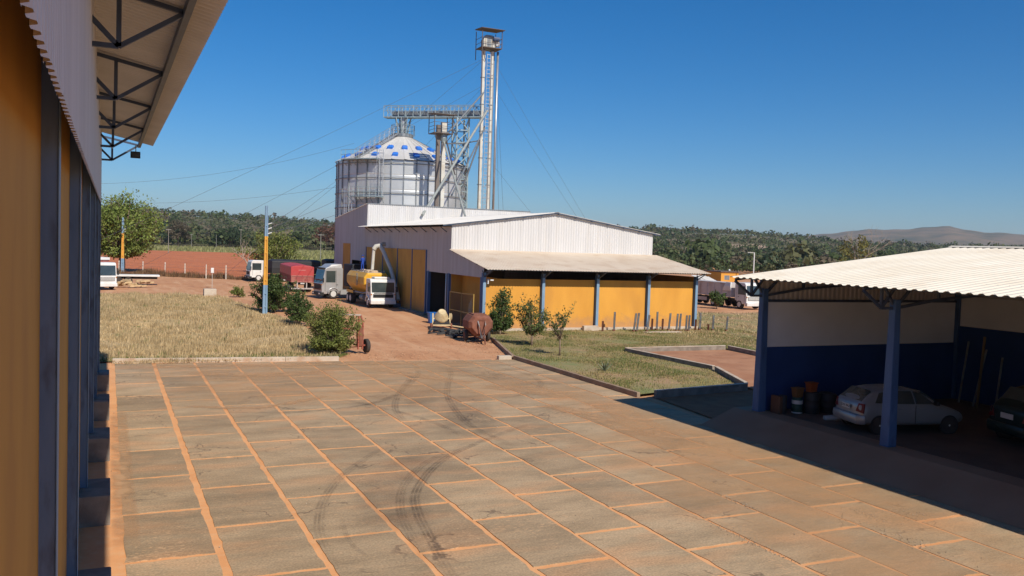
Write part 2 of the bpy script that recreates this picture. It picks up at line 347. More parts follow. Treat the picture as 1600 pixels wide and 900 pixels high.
# ------------------------------------------------------------------ paved yard: slabs as pieces on the sandy bed
def yend(x): return 39.75 - 0.118*x
yard = tag(sheet('paved_yard', [(-2, 2), (17.75, 2), (17.75, yend(17.75)), (0.0, yend(0)), (-0.6, yend(0)), (-2, 39)], MORTAR, -0.012, seed=8), kind='structure')
SLAB = M('slab_concrete', (0.31, 0.222, 0.13), (0.43, 0.31, 0.186), scale=0.55, rough=0.85, bump=0.09, bscale=5.0, c3=(0.52, 0.295, 0.15), s3=0.42, f3=0.7, obj=0.17, stretch=(1.0, 2.4, 1))
def enrich_earth(mt):
    n = mt.node_tree.nodes; l = mt.node_tree.links; b = n['Principled BSDF']; src = b.inputs['Base Color'].links[0].from_socket
    g = n.new('ShaderNodeNewGeometry'); mp = n.new('ShaderNodeMapping'); mp.inputs['Scale'].default_value = (1.1, 0.16, 1); mp.inputs['Rotation'].default_value = (0, 0, -0.25); l.new(g.outputs['Position'], mp.inputs['Vector'])
    t = n.new('ShaderNodeTexNoise'); t.inputs['Scale'].default_value = 1.0; t.inputs['Detail'].default_value = 6; t.inputs['Roughness'].default_value = 0.6; l.new(mp.outputs[0], t.inputs['Vector'])
    r1 = n.new('ShaderNodeMapRange'); r1.inputs['From Min'].default_value = 0.5; r1.inputs['From Max'].default_value = 0.66; r1.inputs['To Max'].default_value = 0.65; l.new(t.outputs['Fac'], r1.inputs['Value'])
    x = n.new('ShaderNodeMix'); x.data_type = 'RGBA'; x.inputs[7].default_value = (0.62, 0.37, 0.205, 1); l.new(r1.outputs[0], x.inputs[0]); l.new(src, x.inputs[6])
    r2 = n.new('ShaderNodeMapRange'); r2.inputs['From Min'].default_value = 0.42; r2.inputs['From Max'].default_value = 0.3; r2.inputs['To Max'].default_value = 0.55; l.new(t.outputs['Fac'], r2.inputs['Value'])
    x2 = n.new('ShaderNodeMix'); x2.data_type = 'RGBA'; x2.inputs[7].default_value = (0.34, 0.14, 0.065, 1); l.new(r2.outputs[0], x2.inputs[0]); l.new(x.outputs[2], x2.inputs[6]); l.new(x2.outputs[2], b.inputs['Base Color'])
enrich_earth(EARTH)
def enrich_slab(mt):
    n = mt.node_tree.nodes; l = mt.node_tree.links; b = n['Principled BSDF']
    src = b.inputs['Base Color'].links[0].from_socket
    g = n.new('ShaderNodeNewGeometry')
    mp = n.new('ShaderNodeMapping'); mp.inputs['Scale'].default_value = (3.0, 11, 1); mp.inputs['Rotation'].default_value = (0, 0, 0.5); l.new(g.outputs['Position'], mp.inputs['Vector'])
    t = n.new('ShaderNodeTexNoise'); t.inputs['Scale'].default_value = 1.0; t.inputs['Detail'].default_value = 8; t.inputs['Roughness'].default_value = 0.65; l.new(mp.outputs[0], t.inputs['Vector'])
    r1 = n.new('ShaderNodeMapRange'); r1.inputs['From Min'].default_value = 0.54; r1.inputs['From Max'].default_value = 0.70; r1.inputs['To Max'].default_value = 0.6; l.new(t.outputs['Fac'], r1.inputs['Value'])
    x = n.new('ShaderNodeMix'); x.data_type = 'RGBA'; x.inputs[7].default_value = (0.52, 0.335, 0.19, 1); l.new(r1.outputs[0], x.inputs[0]); l.new(src, x.inputs[6])
    r2 = n.new('ShaderNodeMapRange'); r2.inputs['From Min'].default_value = 0.46; r2.inputs['From Max'].default_value = 0.33; r2.inputs['To Max'].default_value = 0.4; l.new(t.outputs['Fac'], r2.inputs['Value'])
    x2 = n.new('ShaderNodeMix'); x2.data_type = 'RGBA'; x2.inputs[7].default_value = (0.21, 0.15, 0.095, 1); l.new(r2.outputs[0], x2.inputs[0]); l.new(x.outputs[2], x2.inputs[6])
    # fine speckle
    t3 = n.new('ShaderNodeTexNoise'); t3.inputs['Scale'].default_value = 26; t3.inputs['Detail'].default_value = 4; l.new(g.outputs['Position'], t3.inputs['Vector'])
    hs = n.new('ShaderNodeHueSaturation'); l.new(x2.outputs[2], hs.inputs['Color'])
    r3 = n.new('ShaderNodeMapRange'); r3.inputs['From Min'].default_value = 0.3; r3.inputs['From Max'].default_value = 0.7; r3.inputs['To Min'].default_value = 0.78; r3.inputs['To Max'].default_value = 1.22; l.new(t3.outputs['Fac'], r3.inputs['Value']); l.new(r3.outputs[0], hs.inputs['Value'])
    # pale flecks of sand caught in the rough surface, patchy
    mp4 = n.new('ShaderNodeMapping'); mp4.inputs['Scale'].default_value = (9, 22, 1); mp4.inputs['Rotation'].default_value = (0, 0, -0.35); l.new(g.outputs['Position'], mp4.inputs['Vector'])
    t4 = n.new('ShaderNodeTexNoise'); t4.inputs['Scale'].default_value = 1.0; t4.inputs['Detail'].default_value = 3; l.new(mp4.outputs[0], t4.inputs['Vector'])
    t5 = n.new('ShaderNodeTexNoise'); t5.inputs['Scale'].default_value = 0.5; t5.inputs['Detail'].default_value = 2; l.new(g.outputs['Position'], t5.inputs['Vector'])
    ad = n.new('ShaderNodeMath'); ad.operation = 'MULTIPLY_ADD'; ad.inputs[1].default_value = 0.7; l.new(t5.outputs['Fac'], ad.inputs[0]); l.new(t4.outputs['Fac'], ad.inputs[2])
    r4 = n.new('ShaderNodeMapRange'); r4.inputs['From Min'].default_value = 1.01; r4.inputs['From Max'].default_value = 1.09; r4.inputs['To Max'].default_value = 0.75; l.new(ad.outputs[0], r4.inputs['Value'])
    x4 = n.new('ShaderNodeMix'); x4.data_type = 'RGBA'; x4.inputs[7].default_value = (0.60, 0.38, 0.21, 1); l.new(r4.outputs[0], x4.inputs[0]); l.new(hs.outputs[0], x4.inputs[6])
    # hairline cracks
    vo = n.new('ShaderNodeTexVoronoi'); vo.feature = 'DISTANCE_TO_EDGE'; vo.inputs['Scale'].default_value = 0.33
    wn = n.new('ShaderNodeTexNoise'); wn.inputs['Scale'].default_value = 1.4; wn.inputs['Detail'].default_value = 6; l.new(g.outputs['Position'], wn.inputs['Vector'])
    vm_ = n.new('ShaderNodeVectorMath'); vm_.operation = 'MULTIPLY_ADD'; vm_.inputs[1].default_value = (1.6, 1.6, 0); l.new(wn.outputs['Color'], vm_.inputs[0]); l.new(g.outputs['Position'], vm_.inputs[2]); l.new(vm_.outputs[0], vo.inputs['Vector'])
    r5 = n.new('ShaderNodeMapRange'); r5.inputs['From Min'].default_value = 0.010; r5.inputs['From Max'].default_value = 0.003; r5.inputs['To Max'].default_value = 0.6; l.new(vo.outputs['Distance'], r5.inputs['Value'])
    r6 = n.new('ShaderNodeMapRange'); r6.inputs['From Min'].default_value = 0.52; r6.inputs['From Max'].default_value = 0.58; l.new(t5.outputs['Fac'], r6.inputs['Value'])
    mm = n.new('ShaderNodeMath'); mm.operation = 'MULTIPLY'; l.new(r5.outputs[0], mm.inputs[0]); l.new(r6.outputs[0], mm.inputs[1])
    x5 = n.new('ShaderNodeMix'); x5.data_type = 'RGBA'; x5.inputs[7].default_value = (0.09, 0.06, 0.04, 1); l.new(mm.outputs[0], x5.inputs[0]); l.new(x4.outputs[2], x5.inputs[6])
    l.new(x5.outputs[2], b.inputs['Base Color'])
enrich_slab(SLAB)
JX = [0.27, 1.80, 3.39, 4.97, 6.55, 8.07, 9.58, 11.05, 12.46, 13.82, 15.24, 16.6, 17.72]
JW = [0.06, 0.125, 0.095, 0.08, 0.072, 0.07, 0.068, 0.062, 0.055, 0.05, 0.055, 0.05, 0.04]
PH = [15.39, 16.75, 15.47, 16.87, 15.52, 16.83, 15.38, 16.74, 15.35, 14.05, 15.15, 16.6]
def slab(x0, x1, y0, y1):
    rr = random; pts = []
    def edge(ax, ay, bx, by, nx_, ny_):
        n = 10; L = math.hypot(bx-ax, by-ay)
        for k in range(n):
            t = k/n; j = abs(rr.gauss(0, 0.018)) if k else 0.012
            pts.append((ax+(bx-ax)*t + nx_*j, ay+(by-ay)*t + ny_*j))
    edge(x0, y0, x1, y0, 0, 1); edge(x1, y0, x1, y1, -1, 0); edge(x1, y1, x0, y1, 0, -1); edge(x0, y1, x0, y0, 1, 0)
    zt = rr.uniform(-0.003, 0.003)
    mb = MB(); mb.loft([[(px_, py_, -0.06) for px_, py_ in pts], [(px_, py_, zt) for px_, py_ in pts]])
    mb.build('paving_slab', SLAB, yard)
for c in range(12):
    xa = JX[c]+JW[c]/2; xb = JX[c+1]-JW[c+1]/2
    ye = yend((xa+xb)/2) - 0.08
    y = PH[c]-2.69*4
    cuts = []
    while y < ye: cuts.append(y); y += 2.69+random.uniform(-0.03, 0.03)
    cuts.append(ye)
    if cuts[-1]-cuts[-2] < 0.5: cuts.pop(-2)
    for a, b in zip(cuts[:-1], cuts[1:]):
        j = random.uniform(0.036, 0.052)
        slab(xa, xb, a+j, b-j)
# tyre marks: thin rubber films on the slabs
def film(name, c1, dens=0.5, nscale=3.0, stripes=True):
    mt = bpy.data.materials.new(name); mt.use_nodes = True; n = mt.node_tree.nodes; l = mt.node_tree.links
    b = n['Principled BSDF']; b.inputs['Base Color'].default_value = (*c1, 1); b.inputs['Roughness'].default_value = 0.9
    uv = n.new('ShaderNodeUVMap'); sp = n.new('ShaderNodeSeparateXYZ'); l.new(uv.outputs[0], sp.inputs[0])
    def mth(op, a, c=None):
        x = n.new('ShaderNodeMath'); x.operation = op
        for i, v in enumerate((a, c)):
            if v is None: continue
            if isinstance(v, (int, float)): x.inputs[i].default_value = v
            else: l.new(v, x.inputs[i])
        x.use_clamp = (op == 'MULTIPLY'); return x.outputs[0]
    g = n.new('ShaderNodeNewGeometry'); t = n.new('ShaderNodeTexNoise'); t.inputs['Scale'].default_value = nscale; t.inputs['Detail'].default_value = 6; l.new(g.outputs['Position'], t.inputs['Vector'])
    u = sp.outputs[0]; v = sp.outputs[1]
    edge = mth('SUBTRACT', 1.0, mth('POWER', mth('ABSOLUTE', mth('SUBTRACT', mth('MULTIPLY', u, 2.0) if False else mth('ADD', u, u), 1.0)), 3.0))
    ends = mth('MULTIPLY', mth('SUBTRACT', 1.0, mth('POWER', mth('ABSOLUTE', mth('SUBTRACT', mth('ADD', v, v), 1.0)), 4.0)), 1.0)
    f = mth('MULTIPLY', edge, ends)
    if stripes:
        s_ = mth('ADD', mth('ABSOLUTE', mth('SINE', mth('MULTIPLY_ADD', u, 12.6) if False else mth('ADD', mth('ADD', mth('ADD', u, u), mth('ADD', u, u)), mth('ADD', mth('ADD', mth('ADD', u, u), mth('ADD', u, u)), mth('ADD', u, u))))), 0.15)
        f = mth('MULTIPLY', f, s_)
    rr_ = n.new('ShaderNodeMapRange'); rr_.inputs['From Min'].default_value = 0.28; rr_.inputs['From Max'].default_value = 0.62; rr_.inputs['To Max'].default_value = dens; l.new(t.outputs['Fac'], rr_.inputs['Value'])
    f = mth('MULTIPLY', f, rr_.outputs[0])
    l.new(f, b.inputs['Alpha'])
    return mt
RUBBER = film('rubber_film', (0.07, 0.055, 0.045), 0.34, nscale=2.6)
RUBBER2 = film('faint_rubber_film', (0.09, 0.07, 0.055), 0.24, nscale=2.6)
DUST2 = film('thin_dust_film', (0.66, 0.39, 0.19), 0.40, nscale=0.6, stripes=False)
DUSTF = film('sand_film', (0.55, 0.33, 0.17), 0.85, nscale=2.2, stripes=False)
def smoothpts(pts, n=8):
    out = []; P = [Vector(p) for p in pts]
    for i in range(len(P)-1):
        p0 = P[max(i-1, 0)]; p1 = P[i]; p2 = P[i+1]; p3 = P[min(i+2, len(P)-1)]
        for k in range(n):
            t = k/n
            out.append(0.5*((2*p1)+(p2-p0)*t+(2*p0-5*p1+4*p2-p3)*t*t+(3*p1-p0-3*p2+p3)*t*t*t))
    out.append(P[-1]); return out
def ribbon(name, pts, w_, mat, z=0.006, parent=yard):
    P = smoothpts(pts); vs = []; fs = []; uvs = []; N = len(P)
    for i, p in enumerate(P):
        d = (P[min(i+1, N-1)]-P[max(i-1, 0)]).normalized(); nn = Vector((-d.y, d.x))
        for s_, u in ((-0.5, 0), (0.5, 1)):
            q = p + nn*w_*s_; vs.append((q.x, q.y, z)); uvs.append((u, i/(N-1)))
    for i in range(N-1): fs.append((2*i, 2*i+1, 2*i+3, 2*i+2))
    me = bpy.data.meshes.new(name); me.from_pydata(vs, [], fs); lay = me.uv_layers.new(name='uv')
    for lp in me.loops: lay.data[lp.index].uv = uvs[lp.vertex_index]
    o = link(name, me, mat, parent); 
    return o
ribbon('tyre_mark', [(5.0, 12.2), (5.28, 14.01), (5.51, 15.4), (5.67, 16.26), (6.01, 17.5), (6.64, 18.74), (7.29, 19.76), (8.09, 20.73), (9.39, 21.86), (10.85, 22.99), (12.4, 24.0)], 0.26, RUBBER)
ribbon('tyre_mark', [(4.95, 13.4), (5.19, 15.51), (5.39, 16.53), (5.64, 17.38), (6.0, 18.28), (6.55, 19.25), (7.23, 20.17), (8.1, 21.02), (9.3, 22.1)], 0.24, RUBBER2, 0.007)
ribbon('tyre_mark', [(3.45, 14.2), (3.58, 15.69), (3.73, 16.46), (4.0, 17.46), (4.33, 18.31), (4.77, 19.24), (5.38, 20.23), (6.25, 21.44), (7.09, 22.23)], 0.25, RUBBER2, 0.0075)
ribbon('tyre_mark', [(12.6, 37.5), (11.9, 34.6), (10.95, 32.5), (10.01, 30.65), (9.08, 29.21), (8.0, 28.1), (6.58, 27.5), (4.96, 27.33), (3.2, 27.9)], 0.30, RUBBER, 0.008)
ribbon('tyre_mark', [(11.61, 34.93), (10.96, 32.93), (10.05, 30.93), (9.18, 28.92), (8.51, 26.92), (8.2, 25.0)], 0.28, RUBBER, 0.0085)
ribbon('tyre_mark', [(13.6, 35.5), (13.02, 33.69), (12.01, 31.38), (11.0, 28.72), (10.26, 25.88), (9.9, 23.64), (10.04, 21.0)], 0.3, RUBBER, 0.009)
ribbon('tyre_mark', [(15.6, 36), (16.2, 33), (15.6, 30.5), (14, 28.6), (12, 27.6)], 0.28, RUBBER2, 0.0095)
ribbon('tyre_mark', [(7.2, 29.4), (8.3, 27.0), (9.0, 24.6), (9.2, 22.3)], 0.28, RUBBER2, 0.010)
ribbon('tyre_mark', [(4.2, 16.6), (4.0, 15.2), (4.1, 14.2)], 0.12, RUBBER2, 0.010)
for pts, wd in (([(13.2, 30.6), (14.6, 29.3), (15.4, 27.4)], 1.5), ([(15.7, 26.6), (15.5, 24.4), (15.0, 22.0), (14.7, 19.6)], 1.3), ([(13.6, 26.5), (14.3, 24.0), (14.2, 21.2)], 0.9),
                ([(3.0, 36.5), (5.5, 35.2), (8.5, 35.6)], 1.5), ([(2.2, 29.2), (4.5, 28.4), (7, 30)], 0.5), ([(0.3, 38.5), (6, 37.9), (12, 37.4), (17, 36.8)], 1.2), ([(0.35, 16), (0.34, 22), (0.34, 29)], 0.5), ([(10.2, 36.3), (11.8, 33.2), (13.0, 31.2)], 1.0)):
    ribbon('sand_drift', pts, wd, DUSTF, 0.011+random.uniform(0, 0.002))
SMEAR = film('rubber_smear', (0.12, 0.09, 0.068), 0.2, nscale=0.9, stripes=False)
for pts, wd in (([(7.0, 26.0), (9.0, 28.2), (11.2, 31.5)], 2.6), ([(9.2, 22.5), (10.5, 25.5), (11.8, 29.5)], 1.8), ([(4.8, 15.0), (5.9, 18.4), (8.2, 21.6)], 1.7), ([(12, 36), (14.5, 33), (15.5, 29.5)], 2.2), ):
    ribbon('rubber_smear', pts, wd, SMEAR, 0.0120+random.uniform(0, 0.001))
for pts, wd in (([(12.6, 5), (13.6, 14), (14.6, 22)], 6.0), ([(15.0, 12), (15.2, 24), (15.5, 34)], 3.5), ([(1, 37), (8, 36.2), (16, 35.3)], 5.5), ([(2, 32.5), (8, 31.5), (15, 30.5)], 7.0)):
    ribbon('dust_veil', pts, wd, DUST2, 0.0135+random.uniform(0, 0.001))
def pebbles(name, spots, mat, n, parent, zf=lambda x, y: 0.0, s=(0.012, 0.035)):
    T = np.array([(1, 0, 0), (-1, 0, 0), (0, 1, 0), (0, -1, 0), (0, 0, 1), (0, 0, -0.6)], float); TF = np.array([(0, 2, 4), (2, 1, 4), (1, 3, 4), (3, 0, 4), (2, 0, 5), (1, 2, 5), (3, 1, 5), (0, 3, 5)])
    VV = []; FF = []
    for i in range(n):
        cx, cy, rx, ry = spots[i % len(spots)]
        x = cx+rng.normal()*rx; y = cy+rng.normal()*ry; k = rng.uniform(*s)
        VV.append(T*k*rng.uniform(0.6, 1.3, (6, 3))+np.array([x, y, zf(x, y)+k*0.3])); FF.append(TF+6*i)
    o = npmesh(name, np.concatenate(VV), np.concatenate(FF), mat, parent); tag(o, kind='stuff'); return o
GRAVEL = M('gravel', (0.36, 0.30, 0.23), (0.26, 0.19, 0.13), scale=8, rough=0.95, island=0.5)
pebbles('loose_gravel', [(15.2, 27.6, 0.9, 1.2), (15.2, 23.2, 0.7, 1.6), (14.0, 11.6, 0.15, 0.7), (14.55, 13.1, 0.10, 0.3), (15.4, 12.9, 0.25, 0.25), (11.0, 12.9, 0.06, 0.6), (14.9, 20.3, 0.6, 0.8), (12.5, 14.8, 0.05, 0.5)], GRAVEL, 1100, yard, s=(0.006, 0.018))
pebbles('drive_gravel', [(15, 46, 2.5, 4.5), (16, 41, 2.5, 1.6), (18.2, 43, 0.8, 2.0), (12.5, 40, 1.2, 0.8)], M('red_gravel', (0.44, 0.24, 0.13), (0.56, 0.36, 0.22), scale=6, rough=1, island=0.4), 1100, None, s=(0.01, 0.032))
pebbles('loose_crumbs', [(9, 27, 5, 7)], GRAVEL, 350, yard, s=(0.008, 0.02))

# kerbs
KERBD = M('brown_concrete', (0.27, 0.17, 0.11), (0.34, 0.24, 0.165), scale=2.5, rough=0.92, bump=0.05, bscale=30)  # darker, browner concrete for the kerbs along the green lawn
def kerb(name, pts, label, wd=0.14, z0=-0.05, z1=0.17, mat=CONC, n_len=2.2):
    root = thing(name, label, 'kerb', (pts[0][0], pts[0][1], 0), world=True)
    for a, b in zip(pts[:-1], pts[1:]):
        a = Vector((*a, 0)); b = Vector((*b, 0)); L = (b-a).length; n = max(1, round(L/n_len)); d = (b-a)/n
        for k in range(n):
            p = a+d*k+d.normalized()*0.006; q = a+d*(k+1)-d.normalized()*0.006; zz = random.uniform(-0.006, 0.006)
            MB().beam(p+Vector((0, 0, (z0+z1)/2+zz)), q+Vector((0, 0, (z0+z1)/2+zz)), wd, z1-z0).build('kerb_stone', mat, root, bevel=0.015)
    return root
kerb('kerb', [(0.22, 39.96), (9.55, 38.86)], 'pale concrete kerb between the paved yard and the dry grass', z1=0.17)
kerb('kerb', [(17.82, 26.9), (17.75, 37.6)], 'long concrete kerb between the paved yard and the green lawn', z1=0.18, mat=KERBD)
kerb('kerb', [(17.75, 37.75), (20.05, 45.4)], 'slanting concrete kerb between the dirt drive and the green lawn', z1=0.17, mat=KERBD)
o = MB().box(16.95, 17.62, 37.62, 37.9, -0.05, 0.17).build('concrete_block', CONC, bevel=0.02); tag(o, 'short concrete block closing the corner where two kerbs meet', 'block')
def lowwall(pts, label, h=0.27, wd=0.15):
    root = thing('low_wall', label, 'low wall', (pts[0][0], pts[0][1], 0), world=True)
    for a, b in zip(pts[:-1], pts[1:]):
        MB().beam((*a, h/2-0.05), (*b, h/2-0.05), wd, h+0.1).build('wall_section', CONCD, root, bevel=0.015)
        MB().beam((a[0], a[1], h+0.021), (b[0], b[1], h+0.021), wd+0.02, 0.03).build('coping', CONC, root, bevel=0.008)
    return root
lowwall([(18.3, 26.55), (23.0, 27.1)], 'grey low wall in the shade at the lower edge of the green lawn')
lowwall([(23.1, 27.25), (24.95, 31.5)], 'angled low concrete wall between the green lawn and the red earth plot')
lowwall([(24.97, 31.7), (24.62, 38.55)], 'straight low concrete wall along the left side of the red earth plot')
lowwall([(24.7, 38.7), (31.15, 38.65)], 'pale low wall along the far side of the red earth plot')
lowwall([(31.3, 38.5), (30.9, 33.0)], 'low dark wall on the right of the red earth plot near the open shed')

# ------------------------------------------------------------------ left warehouse with canopy
LW = thing('warehouse', 'orange warehouse wall with blue columns, white cladding and steel canopy along the paved yard', 'warehouse', (-3, 16, 0), world=True)
GREYBLUE = M('worn_blue_paint', (0.10, 0.16, 0.25), (0.135, 0.20, 0.30), scale=1.5, rough=0.6, bump=0.03, bscale=12, c3=(0.05, 0.055, 0.075), s3=2.2, f3=0.7, stretch=(3, 3, 0.8))
COLY = [8.15, 13.2, 18.3, 23.3, 28.3, 33.5]
def cxr(y): return -0.362+0.0056*(y-8.15)
ye_ = [-2.0]+COLY
for a, b in zip(ye_[:-1], ye_[1:]):
    xa, xb = cxr(a)-0.135, cxr(b)-0.135
    MB().loft([[(-0.78, a+0.002, 0), (xa, a+0.002, 0), (xa, a+0.002, 8.6), (-0.78, a+0.002, 8.6)], [(-0.78, b-0.002, 0), (xb, b-0.002, 0), (xb, b-0.002, 8.6), (-0.78, b-0.002, 8.6)]]).build('wall_panel', ORANGEW, LW)
MB().box(-9, -0.78, -2, 33.4, 0.0, 8.75).build('inner_block', DARKIN, LW)
MB().box(-9, -0.36, 33.503, 33.65, 0, 8.7).build('end_wall', ORANGEW, LW)
for y in COLY:
    xr = cxr(y)
    c = MB().box(xr-0.15, xr-0.008, y-0.10, y+0.10, 0.55, 8.55).build('column', GREYBLUE, LW, bevel=0.008)
    MB().box(xr-0.0075, xr, y-0.115, y+0.115, 0.56, 6.5).build('flange', LBLUE, c)  # lighter colour on the outer face paints in the lit column edge
    MB().box(-0.52, 0.09, y-0.75, y+0.55, -0.05, 0.55).build('footing', CONCD, LW, bevel=0.02)
# cladding sheets
y = -1.0
def zc(yy): return 6.08+0.0125*max(0, yy-3)
while y < 33.4:
    z0 = zc(y+0.5)
    corr('cladding_sheet', CLAD, LW, (-0.245, y+1.02, z0), (0, -1, 0), (0, 0, 9.0-z0), (1, 0, 0), 1.02, 0.17, 0.028)
    y += 1.02
for z in (6.75, 7.6, 8.3): MB().box(-0.30, -0.25, -1, 33.45, z, z+0.1).build('girt', STEELB, LW)
# canopy
def roofz(x): return 8.78-0.215*(x+0.25)
y = -1.0
while y < 32.3:
    corr('canopy_sheet', M('canopy_sheet_metal', (0.60, 0.59, 0.57), (0.53, 0.52, 0.50), scale=0.8, rough=0.6), LW, (-0.24, y, roofz(-0.24)+0.06), (0, 1, 0), (1.64, 0, -1.64*0.215), (0.2, 0, 1), 1.0, 0.2, 0.095, prof=((0, 0), (0.12, 0.1), (0.38, 0.9), (0.5, 1), (0.62, 0.9), (0.88, 0.1)))
    y += 1.0
MB().beam((0.97, -1, 8.50), (0.97, 33.5, 8.50), 0.09, 0.13).build('eaves_beam', STEELB, LW)
for y in COLY:
    tr = MB(); W1 = (-0.25, y, roofz(-0.25)-0.02); O_ = (0.96, y, 8.52); M0 = (0.11, y, 7.95); M1 = (0.11, y, roofz(0.11)-0.04); W0 = (-0.25, y, 7.95); Wm = (-0.25, y, 8.32)
    for a, b in ((W1, O_), (W0, M0), (M0, O_), (M0, M1), (M0, Wm)): tr.beam(a, b, 0.065, 0.065)
    tr.build('bracket_truss', STEELB, LW)
fl = thing('floodlight', 'black floodlight hanging at the far end of the warehouse canopy', 'floodlight', (0.86, 33.4, 8.2))
MB().box(-0.17, 0.15, -0.06, 0.06, -0.14, 0.09).build('lamp_housing', BLACK, fl, bevel=0.015)
MB().box(-0.13, 0.11, -0.072, -0.062, -0.10, 0.05).build('lens', LAMPG if False else GLASS, fl)
MB().beam((0, 0, 0.09), (0, 0, 0.33), 0.03).build('bracket', BLACK, fl)

# ------------------------------------------------------------------ open shed on the right
FS = 0.5
SH = thing('open_shed', 'open sided shed with cream corrugated roof and dark blue inside walls', 'shed', (23, 12, 0), world=True)
MB().add([(16.9, 1, 0.006), (16.9, 22.0, 0.006), (18.2, 22.0, FS), (18.2, 1, FS), (27.6, 22.0, FS), (27.6, 1, FS), (18.2, 22.0, -0.1), (27.6, 22.0, -0.1), (16.9, 22.0, -0.1)],
         [(0, 1, 2, 3), (3, 2, 4, 5), (2, 1, 8, 6), (4, 2, 6, 7)]).build('floor_apron', APRON, SH)
MB().box(18.9, 27.4, 1, 21.3, FS-0.05, FS+0.006).build('inner_floor', M('shaded_floor', (0.11, 0.065, 0.045), (0.15, 0.09, 0.06), scale=1.2, rough=0.9), SH)  # darker sheet under the roof, interior shade put into the floor colour
def sz(x): return 4.62+(min(x, 27.05)-17.3)*0.122 - max(0, x-27.05)*0.122
y = 21.4-1.16
k = 0
while y > -4:
    for s_, (xa, dx) in enumerate(((17.3, 9.78), (27.05, 7.0))):
        dz = dx*0.122*(1 if s_ == 0 else -1)
        corr('roof_sheet', ROOFC, SH, (xa, y, sz(xa)+0.05), (0, 1, 0), (dx, 0, dz), (0, 0, 1), 1.16, 0.29, 0.034)
    y -= 1.16
MB().prism([(26.85, sz(26.85)+0.10), (27.05, sz(27.05)+0.125), (27.25, sz(27.25)+0.10), (27.05, sz(27.05)+0.11)], 'y', -4, 21.42).build('ridge_cap', ROOFC, SH)
for y in (21.3, 16.3, 11.3, 6.3, 1.3):
    MB().loft([[(18.6-0.16, y-0.15, FS-0.5), (18.6+0.16, y-0.15, FS-0.5), (18.6+0.16, y+0.15, FS-0.5), (18.6-0.16, y+0.15, FS-0.5)],
               [(18.6-0.10, y-0.10, 4.35), (18.6+0.10, y-0.10, 4.35), (18.6+0.10, y+0.10, 4.35), (18.6-0.10, y+0.10, 4.35)]]).build('post', BLUE, SH, bevel=0.02)
    tr = MB()
    for a, b in (((17.45, y, sz(17.4)-0.02), (27.0, y, sz(27)-0.04)), ((17.45, y, sz(17.4)-0.06), (18.1, y, 4.12)), ((18.1, y, 4.12), (18.6, y, 4.12)), ((18.6, y, 4.12), (20.2, y, 4.35)), ((20.2, y, 4.35), (26.9, y, 4.85)), ((18.1, y, 4.12), (18.1, y, 4.66)), ((18.1, y, 4.12), (18.6, y, 4.7)), ((18.6, y, 4.12), (19.3, y, 4.78)), ((18.6, y, 4.12), (18.2, y, 4.66)),
                 ((20.2, y, 4.35), (20.2, y, 4.9)), ((22.3, y, 4.5), (20.2, y, 4.9)), ((22.3, y, 4.5), (22.3, y, 5.15)), ((24.5, y, 4.66), (22.3, y, 5.15)), ((24.5, y, 4.66), (24.5, y, 5.4))): tr.beam(a, b, 0.06, 0.07)
    tr.build('roof_truss', STEELB, SH)
for x in (17.6, 18.9, 20.4, 21.9, 23.4, 24.9, 26.3): MB().beam((x, -3.5, sz(x)+0.02), (x, 21.35, sz(x)+0.02), 0.05, 0.07).build('purlin', STEELB, SH)
# end wall: blue below, pale panel, corrugated above
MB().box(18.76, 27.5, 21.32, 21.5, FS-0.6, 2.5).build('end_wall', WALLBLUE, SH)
MB().box(18.78, 27.3, 21.33, 21.47, 2.503, 3.92).build('pale_panel', GREYPANEL, SH)
MB().box(18.7, 27.4, 21.30, 21.5, 3.923, 4.0).build('girt', STEELB, SH)
x = 18.5
while x < 27.4:
    corr('cladding_sheet', CLADL, SH, (x, 21.4, 3.9), (1, 0, 0), (0, 0, 0.6), (0, -1, 0), 0.98, 0.196, 0.03, vend=lambda u, x=x: (0, sz(x+u)-3.9+0.02))
    x += 0.98
MB().box(27.33, 27.55, 21.2, 21.53, FS-0.5, 5.6).build('corner_post', BLUE, SH)
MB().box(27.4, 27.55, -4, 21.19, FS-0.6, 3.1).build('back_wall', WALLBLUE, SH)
MB().box(27.42, 27.53, -4, 21.19, 3.103, 4.15).build('pale_panel', GREYPANEL, SH)
MB().box(27.41, 27.54, -4, 21.19, 4.153, 5.75).build('upper_wall', CLADL, SH)
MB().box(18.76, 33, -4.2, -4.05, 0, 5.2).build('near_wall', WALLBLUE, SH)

# ------------------------------------------------------------------ processing building (orange front, white gable)
PB = thing('grain_building', 'orange and white corrugated grain building with beige awning below the silo', 'building', (29, 60, 0), world=True)
XL, XR, YF, YG = 21.05, 37.2, 49.5, 55.15
MB().box(XL-0.1, XR+0.12, YF-0.22, YF+0.3, -0.1, 0.26).build('plinth', CONC, PB, bevel=0.02)
pxs = [21.1, 25.2, 29.2, 33.2, 37.12]
for a, b in zip(pxs[:-1], pxs[1:]):
    MB().box(a+0.003, b-0.003, YF+0.10, YF+0.25, 0.262, 3.36).build('wall_panel', ORANGE, PB)
for x in pxs:
    c = MB().box(x-0.10, x+0.10, YF-0.16, YF+0.095, 0.2, 3.72).build('post', LBLUE, PB, bevel=0.012)
    MB().box(x-0.115, x-0.098, YF-0.17, YF+0.09, 0.27, 3.70).build('flange', BLUE, c)
    s = MB()
    for a, b in (((x, YF-0.1, 3.45), (x, 48.5, 3.88)), ((x, YF-0.1, 3.72), (x, 48.45, 3.93)), ((x+0.35, 48.9, 3.9), (x, 49.4, 3.45)), ((x-0.35, 48.9, 3.9), (x, 49.4, 3.45))): s.beam(a, b, 0.05)
    s.build('bracket', STEELB, PB)
def awz(y): return 3.93+(y-48.4)*(5.06-3.93)/(YG-48.4)
x = 20.9
